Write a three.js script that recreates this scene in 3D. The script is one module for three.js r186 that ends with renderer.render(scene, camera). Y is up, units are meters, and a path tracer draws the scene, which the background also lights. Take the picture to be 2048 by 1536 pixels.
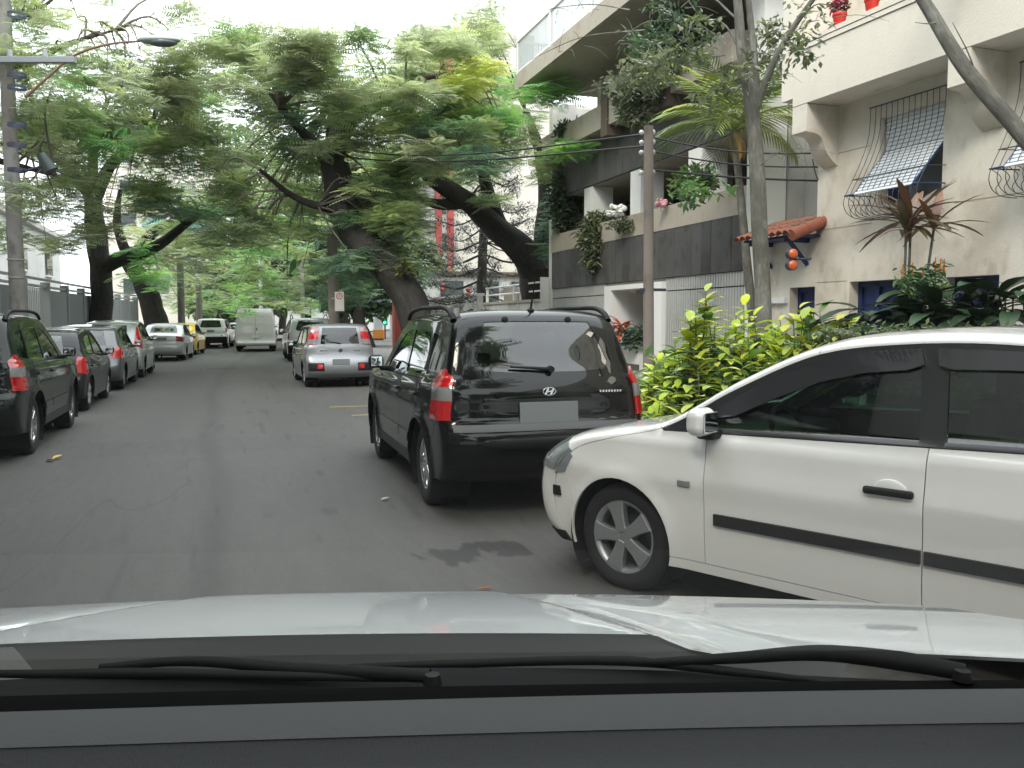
import * as THREE from 'three';
import { mergeGeometries } from 'three/addons/utils/BufferGeometryUtils.js';
import { RoundedBoxGeometry } from 'three/addons/geometries/RoundedBoxGeometry.js';

// ---------- camera, sky, sun, exposure ----------
const scene = new THREE.Scene();
const YAW = -0.32299, PITCH = -0.07515, FPX = 1700;
const camera = new THREE.PerspectiveCamera(2 * Math.atan(768 / FPX) * 180 / Math.PI, 4 / 3, 0.05, 2000);
camera.position.set(0, 1.6, 0);
camera.rotation.order = 'YXZ';
camera.rotation.set(PITCH, YAW, 0);
scene.add(camera);

function overcastSky() {
  const w = 256, h = 128, d = new Float32Array(w * h * 4);
  for (let j = 0; j < h; j++) for (let i = 0; i < w; i++) {
    const el = ((j + .5) / h - .5) * Math.PI, az = (i + .5) / w * Math.PI * 2, s = Math.sin(el), k = (j * w + i) * 4;
    let v;
    if (s >= 0) {
      const c = .5 + .5 * Math.sin(az * 3 + 2.1 * Math.sin(el * 5) + 1.3) * Math.sin(el * 7 + Math.sin(az * 2)) + .25 * Math.sin(az * 7 + el * 13);
      v = (1 + .5 * s) / 1.5 * (.94 + .1 * c) * 1.75;
      d[k] = v * .975; d[k + 1] = v * .995; d[k + 2] = v * 1.04;
    } else { v = .16; d[k] = v; d[k + 1] = v * .98; d[k + 2] = v * .95; }
    d[k + 3] = 1;
  }
  const t = new THREE.DataTexture(d, w, h, THREE.RGBAFormat, THREE.FloatType);
  t.mapping = THREE.EquirectangularReflectionMapping; t.magFilter = THREE.LinearFilter; t.minFilter = THREE.LinearFilter;
  t.needsUpdate = true;
  return t;
}
const skyTex = overcastSky();
scene.background = skyTex; scene.environment = skyTex;
const sun = new THREE.DirectionalLight(0xfff2e0, 1.0);
sun.position.set(-34, 52, 30); sun.target.position.set(4, 0, -14);
sun.castShadow = true; sun.shadow.radius = 28;
sun.shadow.mapSize.set(2048, 2048);
Object.assign(sun.shadow.camera, { left: -60, right: 60, top: 70, bottom: -70, near: 1, far: 220 });
scene.add(sun, sun.target);

const renderer = new THREE.WebGLRenderer({ antialias: true });
renderer.toneMapping = THREE.LinearToneMapping;
renderer.toneMappingExposure = 2.55;
renderer.outputColorSpace = THREE.SRGBColorSpace;
renderer.shadowMap.enabled = true;
renderer.setSize(1024, 768);

// ---------- helpers ----------
const V3 = (x, y, z) => new THREE.Vector3(x, y, z);
const lerp = (a, b, t) => a + (b - a) * t, clamp = (x, a = 0, b = 1) => Math.min(b, Math.max(a, x));
const sstep = (a, b, x) => { const t = clamp((x - a) / (b - a)); return t * t * (3 - 2 * t); };
function rng(seed) { let s = seed >>> 0; return () => { s = (s + 0x6D2B79F5) >>> 0; let t = Math.imul(s ^ (s >>> 15), 1 | s); t = (t + Math.imul(t ^ (t >>> 7), 61 | t)) ^ t; return ((t ^ (t >>> 14)) >>> 0) / 4294967296; }; }
// the point seen at photo pixel (px, py) at the given depth along the viewing axis
camera.updateMatrixWorld();
function at(px, py, depth) { return V3((px - 1024) / FPX * depth, -(py - 768) / FPX * depth, -depth).applyMatrix4(camera.matrixWorld); }
function hit(px, py, nx, nz, off) { const o = camera.position, d = at(px, py, 1).sub(o), t = (off - o.x * nx - o.z * nz) / (d.x * nx + d.z * nz); return o.clone().addScaledVector(d, t); }

const taken = {};
function numbered(n) { const k = taken[n] = (taken[n] ?? -1) + 1; return k ? n + '_' + String(k).padStart(3, '0') : n; }
function shadows(o) { o.traverse(m => { if (m.isMesh) { m.castShadow = true; m.receiveShadow = true; } }); return o; }
function tag(o, label, category, group) { o.userData.label = label; o.userData.category = category; if (group) o.userData.group = group; return o; }
function thing(name, label, category, pos = [0, 0, 0], turn = 0, group) { const g = new THREE.Group(); g.name = numbered(name); g.position.set(...pos); g.rotation.y = turn; tag(g, label, category, group); scene.add(g); return g; }
function part(name, geo, mat, parent, kind) { const m = new THREE.Mesh(geo, mat); m.name = parent ? name : numbered(name); if (kind) m.userData.kind = kind; (parent || scene).add(m); return m; }
function solo(name, geo, mat, label, category, group) { return tag(part(name, geo, mat), label, category, group); }
function structure(name, geo, mat) { const m = part(name, geo, mat); m.userData.kind = 'structure'; return m; }
function box(x0, x1, y0, y1, z0, z1) { const g = new THREE.BoxGeometry(Math.abs(x1 - x0), Math.abs(y1 - y0), Math.abs(z1 - z0)); g.translate((x0 + x1) / 2, (y0 + y1) / 2, (z0 + z1) / 2); return uvWorld(g); }
function rbox(w, h, d, r = .01, seg = 2) { return new RoundedBoxGeometry(w, h, d, seg, r); }
function rb(x0, x1, y0, y1, z0, z1, r = .02, seg = 2) { const g = new RoundedBoxGeometry(x1 - x0, y1 - y0, z1 - z0, seg, r); g.translate((x0 + x1) / 2, (y0 + y1) / 2, (z0 + z1) / 2); return g; }
// uv in metres by the dominant axis of each face
function uvWorld(g) {
  if (g.index) { const u = g.toNonIndexed(); g.copy(u); g.index = null; }
  const p = g.attributes.position, n = g.attributes.normal, uv = new Float32Array(p.count * 2);
  for (let i = 0; i < p.count; i++) {
    const ax = Math.abs(n.getX(i)), ay = Math.abs(n.getY(i)), az = Math.abs(n.getZ(i));
    let a, b; if (ay >= ax && ay >= az) { a = p.getX(i); b = p.getZ(i); } else if (ax >= az) { a = p.getZ(i); b = p.getY(i); } else { a = p.getX(i); b = p.getY(i); }
    uv[2 * i] = a; uv[2 * i + 1] = b;
  }
  g.setAttribute('uv', new THREE.BufferAttribute(uv, 2)); return g;
}
function merge(list) { return mergeGeometries(list.map(g => { const n = g.index ? g.toNonIndexed() : g; for (const k of Object.keys(n.attributes)) if (!['position', 'normal', 'uv'].includes(k)) n.deleteAttribute(k); if (!n.attributes.uv) n.setAttribute('uv', new THREE.BufferAttribute(new Float32Array(n.attributes.position.count * 2), 2)); return n; })); }
// tapered tube through points [x,y,z] with radii
function tube(pts, radii, seg = 8, bump = 0, seed = 1, steps = 0) {
  const P = pts.map(p => p.isVector3 ? p : V3(...p)), curve = new THREE.CatmullRomCurve3(P, false, 'centripetal');
  const n = steps || Math.max(2, (P.length - 1) * 6), pos = [], uv = [], idx = [], r = rng(seed), ph = [r() * 6, r() * 6, r() * 6];
  let prev = null, len = 0, last = null;
  for (let i = 0; i <= n; i++) {
    const t = i / n, c = curve.getPoint(t), tg = curve.getTangent(t);
    if (!prev) prev = Math.abs(tg.y) > .9 ? V3(1, 0, 0) : V3(0, 1, 0);
    const bx = prev.clone().addScaledVector(tg, -prev.dot(tg)).normalize(), bz = tg.clone().cross(bx); prev = bx;
    if (last) len += c.distanceTo(last); last = c;
    const f = t * (radii.length - 1), k = Math.min(radii.length - 2, Math.floor(f)), rad = radii.length > 1 ? lerp(radii[k], radii[k + 1], f - k) : radii[0];
    for (let j = 0; j <= seg; j++) {
      const a = j / seg * Math.PI * 2, w = 1 + bump * (Math.sin(3 * a + ph[0] + len * 1.3) * .5 + Math.sin(5 * a + ph[1] - len * 2.1) * .3 + Math.sin(len * 5 + ph[2] + a) * .3);
      pos.push(c.x + (bx.x * Math.cos(a) + bz.x * Math.sin(a)) * rad * w, c.y + (bx.y * Math.cos(a) + bz.y * Math.sin(a)) * rad * w, c.z + (bx.z * Math.cos(a) + bz.z * Math.sin(a)) * rad * w);
      uv.push(j / seg * rad * 6.28, len);
      if (i && j) { const q = i * (seg + 1) + j; idx.push(q - seg - 2, q - 1, q, q - seg - 2, q, q - seg - 1); }
    }
  }
  const g = new THREE.BufferGeometry(); g.setAttribute('position', new THREE.Float32BufferAttribute(pos, 3)); g.setAttribute('uv', new THREE.Float32BufferAttribute(uv, 2)); g.setIndex(idx); g.computeVertexNormals(); return g;
}
function bar(a, b, r, seg = 6) { return tube([a, b], [r, r], seg, 0, 1, 1); }
// ---------- value noise and textures ----------
function hash2(x, y, s) { let h = Math.imul(x, 374761393) ^ Math.imul(y, 668265263) ^ Math.imul(s, 2147483647 - 61); h = Math.imul(h ^ (h >>> 13), 1274126177); return ((h ^ (h >>> 16)) >>> 0) / 4294967296; }
function vnoise(x, y, per, s) { const xi = Math.floor(x), yi = Math.floor(y), fx = x - xi, fy = y - yi, u = fx * fx * (3 - 2 * fx), v = fy * fy * (3 - 2 * fy), m = a => ((a % per) + per) % per; return lerp(lerp(hash2(m(xi), m(yi), s), hash2(m(xi + 1), m(yi), s), u), lerp(hash2(m(xi), m(yi + 1), s), hash2(m(xi + 1), m(yi + 1), s), u), v); }
function fbm(u, v, base, oct, s) { let a = 0, w = .5, t = 0, p = base; for (let i = 0; i < oct; i++) { a += w * vnoise(u * p, v * p, p, s + i); t += w; w *= .55; p *= 2; } return a / t; }
function texture(w, h, fn, repeat, color = true) {
  const d = new Uint8Array(w * h * 4);
  for (let j = 0; j < h; j++) for (let i = 0; i < w; i++) { const c = fn(i / w, j / h, i, j), k = (j * w + i) * 4; d[k] = clamp(c[0] ?? c) * 255; d[k + 1] = clamp(c[1] ?? c) * 255; d[k + 2] = clamp(c[2] ?? c) * 255; d[k + 3] = 255; }
  const t = new THREE.DataTexture(d, w, h); t.wrapS = t.wrapT = THREE.RepeatWrapping; t.magFilter = THREE.LinearFilter; t.minFilter = THREE.LinearMipmapLinearFilter; t.generateMipmaps = true;
  if (color) t.colorSpace = THREE.SRGBColorSpace; if (repeat) t.repeat.set(repeat[0], repeat[1]); t.needsUpdate = true; return t;
}
const lin = c => c <= .0031308 ? c * 12.92 : 1.055 * Math.pow(c, 1 / 2.4) - .055;   // linear to sRGB value
const L3 = (r, g, b) => new THREE.Color().setRGB(r, g, b);
function mat(r, g, b, rough = .7, metal = 0, extra = {}) { return new THREE.MeshStandardMaterial({ color: L3(r, g, b), roughness: rough, metalness: metal, ...extra }); }
function phys(r, g, b, rough, extra = {}) { return new THREE.MeshPhysicalMaterial({ color: L3(r, g, b), roughness: rough, metalness: 0, ...extra }); }
// ---------- ground, road, pavements ----------
const bendX = d => d < 24 ? 0 : .0042 * (Math.min(d, 62) - 24) ** 2 + Math.max(0, d - 62) * .32;
function ribbon(x0, x1, y, d0, d1, nx, nd, uvf, drop) {
  const pos = [], uv = [], idx = [];
  for (let j = 0; j <= nd; j++) for (let i = 0; i <= nx; i++) { const d = lerp(d0, d1, j / nd), x = lerp(x0, x1, i / nx) + bendX(d); pos.push(x, y, -d); uv.push(...uvf(lerp(x0, x1, i / nx), d)); if (i && j) { const q = j * (nx + 1) + i; idx.push(q - nx - 2, q - 1, q, q - nx - 2, q, q - nx - 1); } }
  const g = new THREE.BufferGeometry(); g.setAttribute('position', new THREE.Float32BufferAttribute(pos, 3)); g.setAttribute('uv', new THREE.Float32BufferAttribute(uv, 2)); g.setIndex(idx); g.computeVertexNormals(); if (g.attributes.normal.getY(0) < 0) { g.setIndex(idx.map((v, i) => idx[i - i % 3 + [0, 2, 1][i % 3]])); g.computeVertexNormals(); } return g;
}
const metres = (x, d) => [x, d];
const grit = texture(512, 512, (u, v) => .5 + .5 * (fbm(u, v, 96, 3, 7) - .5) * 2 + .35 * (hash2(u * 512 | 0, v * 512 | 0, 3) - .5), [1 / 1.6, 1 / 1.6], false);
const asphaltMap = texture(1024, 2048, (u, v) => {
  const x = u * 10 - 5.4, d = v * 64 - 2; let c = .066;
  const big = fbm(u, v, 5, 4, 11), mid = fbm(u, v * 1, 24, 4, 5), fine = hash2(u * 1024 | 0, v * 2048 | 0, 9);
  c *= .8 + .32 * big + .2 * (mid - .5) + .16 * (fine - .5);
  const wob = .12 * Math.sin(d * .21 + 1) + .05 * Math.sin(d * .9);
  const seam = Math.exp(-(((x + .2 - wob) / .13) ** 2)) * (.35 + .4 * mid), trackA = Math.exp(-(((x - .75) / .32) ** 2)), trackB = Math.exp(-(((x + 1.0) / .34) ** 2));
  c *= 1 - .42 * seam - .06 * (trackA + trackB) * big * 2;
  // dirt along the parked rows
  let dust = clamp((fbm(u, v, 40, 3, 21) - .5) * 4) * (sstep(1.4, 2.3, x) + sstep(-1.9, -2.6, x)) * .16; c *= 1 + dust;
  // dried oil and a damp patch beside the white hatchback
  const ox = (x - 1.62) / .42, oy = (d - 5.55) / .24, o = ox * ox + oy * oy + 1.6 * (fbm(u * 3 % 1, v * 8 % 1, 32, 3, 40) - .5) * 2, oil = 1 - sstep(.55, 1.0, o);
  c *= 1 - .62 * oil;
  // hairline cracks, repaired trench, tyre-worn grain
  const cw = fbm(u, v, 12, 4, 63), ck = Math.abs(cw - .5), crack = (1 - sstep(.002, .007, ck)) * sstep(.45, .6, fbm(u, v, 6, 3, 64)); c *= 1 - .25 * crack;
  const cw2 = fbm(u + .37, v + .11, 9, 4, 67), crack2 = (1 - sstep(.0015, .005, Math.abs(cw2 - .52))) * sstep(.5, .62, fbm(u, v, 5, 3, 69)); c *= 1 - .22 * crack2;
  if (d > 10.8 && d < 12.1 && x > -1.9 + .04 * Math.sin(d * 9) && x < 1.2) c *= .86 + .1 * fine; if (x > .9 && x < 1.3 && d > 17 && d < 30) c *= .9;
  const drip = sstep(.72, .86, fbm(u, v, 70, 2, 77)) * sstep(.4, .6, big); c *= 1 - .3 * drip; c *= .93 + .14 * fbm(u, v, 180, 2, 88);
  const px2 = (x + .35) / .5, py2 = (d - 29.6) / .7, pt = 1 - sstep(.7, 1.05, px2 * px2 + py2 * py2 + (mid - .5)); c *= 1 - .45 * pt;
  return [lin(c * 1.1), lin(c * 1.045), lin(c * .97 * (1 - .1 * dust))];
}, null);
asphaltMap.repeat.set(1, 1);
const asphalt = new THREE.MeshStandardMaterial({ map: asphaltMap, roughness: .74, bumpMap: grit, bumpScale: .01 });
const slabNoise = texture(512, 512, (u, v) => { const n = fbm(u, v, 8, 5, 31), f = hash2(u * 512 | 0, v * 512 | 0, 8), c = .22 * (.78 + .4 * n + .12 * (f - .5)); return [lin(c * 1.02), lin(c), lin(c * .95)]; }, [.33, .33]);
const pavingMat = new THREE.MeshStandardMaterial({ map: slabNoise, roughness: .9, bumpMap: grit, bumpScale: .004 });
const stoneMat = new THREE.MeshStandardMaterial({ map: slabNoise, color: L3(.9, .9, .88), roughness: .85 });
const earth = mat(.06, .045, .03, .95);
structure('ground', uvWorld(new THREE.PlaneGeometry(900, 900).rotateX(-Math.PI / 2).translate(0, -.012, -200)), mat(.09, .087, .08, .95));
structure('road', ribbon(-4.5, 3.75, 0, -22, 150, 10, 90, (x, d) => [(x + 5.4) / 10, (d + 2) / 64]), asphalt);
const paveR = structure('pavement', ribbon(3.91, 14, .12, 7.4, 150, 8, 70, metres), pavingMat);
const paveL = structure('pavement', ribbon(-9, -4.66, .12, -22, 150, 6, 80, metres), pavingMat);
structure('driveway', ribbon(3.75, 14, .012, -22, 7.3, 6, 8, metres), pavingMat);
for (const [pv, x0, x1, da, db] of [[paveR, 3.75, 3.91, 7.4, 56], [paveL, -4.66, -4.5, -3, 56]]) for (let d = da; d < db; d += 1.005) { const c0 = bendX(d + .5), g = rbox(x1 - x0, .22, .997, .018, 2); g.translate((x0 + x1) / 2 + c0, .012, -d - .5); part('kerb_stone', g, stoneMat, pv); }
const lineYellow = mat(.3, .235, .09, .8);
const mark = (x0, x1, d0, d1) => { const m = structure('road_marking', ribbon(x0, x1, .004, d0, d1, 2, 2, metres), lineYellow); return m; };
mark(1.75, 3.6, 15.75, 15.86); mark(1.95, 3.6, 14.25, 14.37); mark(-3.9, -1.75, 28.55, 28.68);

// ---------- facade materials ----------
const stainTex = (base, amt, seed, streak = 1) => texture(512, 512, (u, v) => { const n = fbm(u, v, 6, 5, seed), st = fbm(u, v * .5, 32, 3, seed + 9), f = hash2(u * 512 | 0, v * 512 | 0, seed); const k = 1 - amt * (.9 * sstep(.5, .85, n) + streak * .5 * sstep(.55, .9, st)) + .05 * (f - .5); return base.map((c, i) => lin(c * k * (1 - amt * .15 * i * sstep(.4, .8, n)))); }, [.22, .22]);
const creamMat = new THREE.MeshStandardMaterial({ map: stainTex([.66, .62, .55], .3, 51), roughness: .88, bumpMap: grit, bumpScale: .003 });
const creamClean = new THREE.MeshStandardMaterial({ map: stainTex([.66, .62, .55], .1, 61), roughness: .85, bumpMap: grit, bumpScale: .003 });
const beigeConc = new THREE.MeshStandardMaterial({ map: stainTex([.36, .325, .275], .28, 71), roughness: .9 });
const greyWall = new THREE.MeshStandardMaterial({ map: stainTex([.4, .4, .39], .16, 81), roughness: .85 });
const whiteWall = new THREE.MeshStandardMaterial({ map: stainTex([.68, .68, .66], .12, 91), roughness: .85 });
const soffitMat = new THREE.MeshStandardMaterial({ map: stainTex([.36, .325, .275], .2, 95), roughness: .9 });
const slate = [0, 1, 2].map(k => new THREE.MeshStandardMaterial({ map: stainTex([.062 + .009 * k, .062 + .008 * k, .064 + .007 * k], .5, 101 + k, 1.5), roughness: .7 }));
const ribMat = new THREE.MeshStandardMaterial({ map: stainTex([.37, .375, .37], .12, 111), roughness: .7 });
const dirtyWhite = new THREE.MeshStandardMaterial({ map: stainTex([.52, .51, .48], .4, 121, 2), roughness: .9 });
const brownMat = mat(.1, .075, .055, .8), blueWood = mat(.008, .022, .1, .45), blueIron = mat(.012, .05, .14, .5, .2), ironDark = mat(.05, .06, .085, .5, .3), winGlass = phys(.05, .06, .065, .04, { clearcoat: 1 });
const whitePaintMat = mat(.72, .72, .71, .6), shutterWhite = mat(.62, .66, .7, .6), galv = mat(.36, .38, .38, .5, .3);

// ---------- grey apartment block with dark plank bands ----------
{
  const F = 11.5, b = thing('apartment_building', 'grey apartment block with dark vertical plank bands, beige balconies and a deep roof overhang', 'building');
  part('rear_wall', box(14.2, 24, 0, 9.4, -29.9, -16.2), greyWall, b);
  part('floor_slab', box(F + .02, 14.2, 2.6, 2.74, -29.6, -16.6), soffitMat, b); part('floor_slab', box(F + .02, 14.2, 5.98, 6.1, -29.6, -16.6), soffitMat, b); part('floor_slab', box(F + .02, 14.2, 7.2, 7.36, -29.6, -16.6), soffitMat, b);
  part('end_wall', box(F - .02, 14.4, 0, 9.4, -29.95, -29.62), whiteWall, b);
  // ribbed garage fronts
  for (const [z0, z1] of [[-29.6, -24.82], [-20.98, -16.9]]) {
    for (const [y0, y1] of [[.12, 2.38], [2.41, 2.75]]) { const p = part('garage_panel', box(F, F + .12, y0, y1, z0, z1), ribMat, b), list = []; for (let z = z0 + .06; z < z1 - .04; z += .12) list.push(box(F - .022, F, y0, y1, z, z + .06)); part('rib', merge(list), ribMat, p, 'stuff'); }
  }
  part('keyhole_slot', box(F - .03, F, 1.55, 1.58, -26.1, -25.1), ironDark, b);
  // entrance portal
  const por = new THREE.Group(); por.name = 'portal'; b.add(por);
  part('jamb', box(F - .12, F + .5, .1, 2.66, -24.78, -24.3), whitePaintMat, por); part('jamb', box(F - .12, F + .5, .1, 2.66, -21.75, -21.02), whitePaintMat, por); part('lintel', box(F - .12, F + .5, 2.52, 2.66, -24.3, -21.75), whitePaintMat, por);
  part('side_wall', box(F + .5, 14.2, .1, 2.52, -24.5, -24.3), whiteWall, por); part('side_wall', box(F + .5, 14.2, .1, 2.52, -21.75, -21.5), whiteWall, por); part('ceiling', box(F + .5, 14.2, 2.45, 2.52, -24.3, -21.75), whiteWall, por); part('inner_door', box(13.6, 13.7, .1, 2.2, -23.6, -22.3), brownMat, por);
  part('low_wall', box(F - .1, F + .25, .1, .92, -24.3, -22.35), whiteWall, por); part('wall_base', box(F - .16, F - .1, .1, .3, -24.8, -22.35), mat(.08, .08, .08, .8), por);
  part('lamp_fitting', rbox(.34, .12, .5, .04, 2).translate(F + .12, 2.42, -22.5), ironDark, por);
  // plank bands
  for (const [y0, y1] of [[2.765, 4.06], [6.02, 7.3]]) { let z = -29.55, k = 0; const r = rng(y0 * 100 | 0); while (z < -16.95) { const w = .455; part('plank', box(F - .05 - .012 * r(), F + .07, y0 - .01 * r(), y1, z, Math.min(z + w - .012, -16.92)), slate[(r() * 3) | 0], b); z += w; k++; } part('band_backing', box(F + .075, F + .15, y0, y1, -29.6, -16.9), slate[0], b); }
  // beige parapets and balcony boxes
  part('parapet', box(F - .07, F + .12, 4.065, 4.7, -29.6, -16.9), beigeConc, b);
  for (const [z0, z1] of [[-29.3, -24.12], [-23.62, -20.42], [-19.9, -17.1]]) { const bx = part('balcony_box', box(F - .55, F - .35, 7.42, 8.14, z0, z1), beigeConc, b); part('box_return', box(F - .35, F + .3, 7.42, 8.14, z0, z0 + .18), beigeConc, bx); part('box_return', box(F - .35, F + .3, 7.42, 8.14, z1 - .18, z1), beigeConc, bx); part('box_floor', box(F - .35, F + .3, 7.42, 7.56, z0 + .18, z1 - .18), beigeConc, bx); }
  for (const z of [-23.87, -20.16]) part('bracket', box(F - .6, F + .3, 7.12, 8.2, z - .22, z + .22), brownMat, b);
  // columns, recessed windows and louvred screens
  for (const z of [-26.3, -22.85, -19.5]) { part('column', box(F - .03, F + .72, 4.71, 5.97, z - .33, z + .33), whitePaintMat, b); }
  for (const z of [-29.35, -26.0, -22.4]) part('column', box(F + .2, F + .75, 7.37, 9.39, z - .16, z + .16), whitePaintMat, b);
  for (const [z0, z1, y0, y1] of [[-29, -27.2, 4.9, 5.95], [-25.4, -23.6, 4.4, 5.95], [-21.9, -20.6, 4.4, 5.95], [-18.8, -17.3, 4.5, 5.95], [-28.8, -26.4, 7.5, 9.2], [-25.6, -22.8, 7.5, 9.2], [-22, -17.2, 7.5, 9.2]]) { const w = part('window', box(14.14, 14.2, y0, y1, z0, z1), winGlass, b); part('window_frame', box(14.1, 14.14, y0, y0 + .07, z0, z1), ironDark, w); part('window_frame', box(14.1, 14.14, y0 + .07, y1, (z0 + z1) / 2 - .03, (z0 + z1) / 2 + .03), ironDark, w); }
  for (const [z0, z1] of [[-25.9, -25.0], [-22.4, -21.8]]) { const s = part('louvre_screen', box(12.9, 12.98, 4.7, 5.96, z0, z1), ribMat, b), l = []; for (let z = z0 + .03; z < z1; z += .09) l.push(box(12.87, 12.9, 4.72, 5.94, z, z + .045)); part('slat', merge(l), ribMat, s, 'stuff'); }
  // roof overhang with railing
  part('roof_overhang', box(9.62, 24, 9.42, 9.86, -28.1, -15.5), soffitMat, b); part('fascia', box(9.52, 9.615, 9.4, 9.9, -28.15, -15.5), beigeConc, b);
  const rail = new THREE.Group(); rail.name = 'roof_railing'; b.add(rail);
  for (let z = -28.05; z < -15.5; z += 3.1) part('post', box(9.56, 9.64, 9.9, 11.0, z - .06, z + .06), whitePaintMat, rail);
  part('top_rail', box(9.55, 9.65, 10.98, 11.05, -28.1, -15.5), whitePaintMat, rail); part('bottom_rail', box(9.57, 9.63, 9.97, 10.02, -28.1, -15.5), whitePaintMat, rail);
  { const l = []; for (let z = -28; z < -15.6; z += .1) l.push(box(9.585, 9.61, 10.02, 10.98, z - .011, z + .011)); for (let x = 9.75; x < 13; x += .1) l.push(box(x - .011, x + .011, 10.02, 10.98, -28.07, -28.045)); part('baluster', merge(l), galv, rail, 'stuff'); }
  part('top_rail', box(9.66, 13, 10.98, 11.05, -28.1, -28.02), whitePaintMat, rail); part('penthouse', box(13.5, 24, 9.87, 13, -27, -15.5), whiteWall, b);
  // white pilaster and recessed side wing
  part('pilaster', box(F - .25, F + .4, 0, 9.41, -16.85, -16.3), whitePaintMat, b);
  part('end_wall', box(F + .42, 14.4, 0, 9.4, -16.3, -16.19), greyWall, b);
  part('side_wing', box(12.3, 24, 0, 13, -16.18, -10.5), greyWall, b); for (const y of [3.2, 6.2]) part('string_course', box(12.24, 12.3, y, y + .1, -16.15, -12.2), whitePaintMat, b);
  shadows(b);
}
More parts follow.
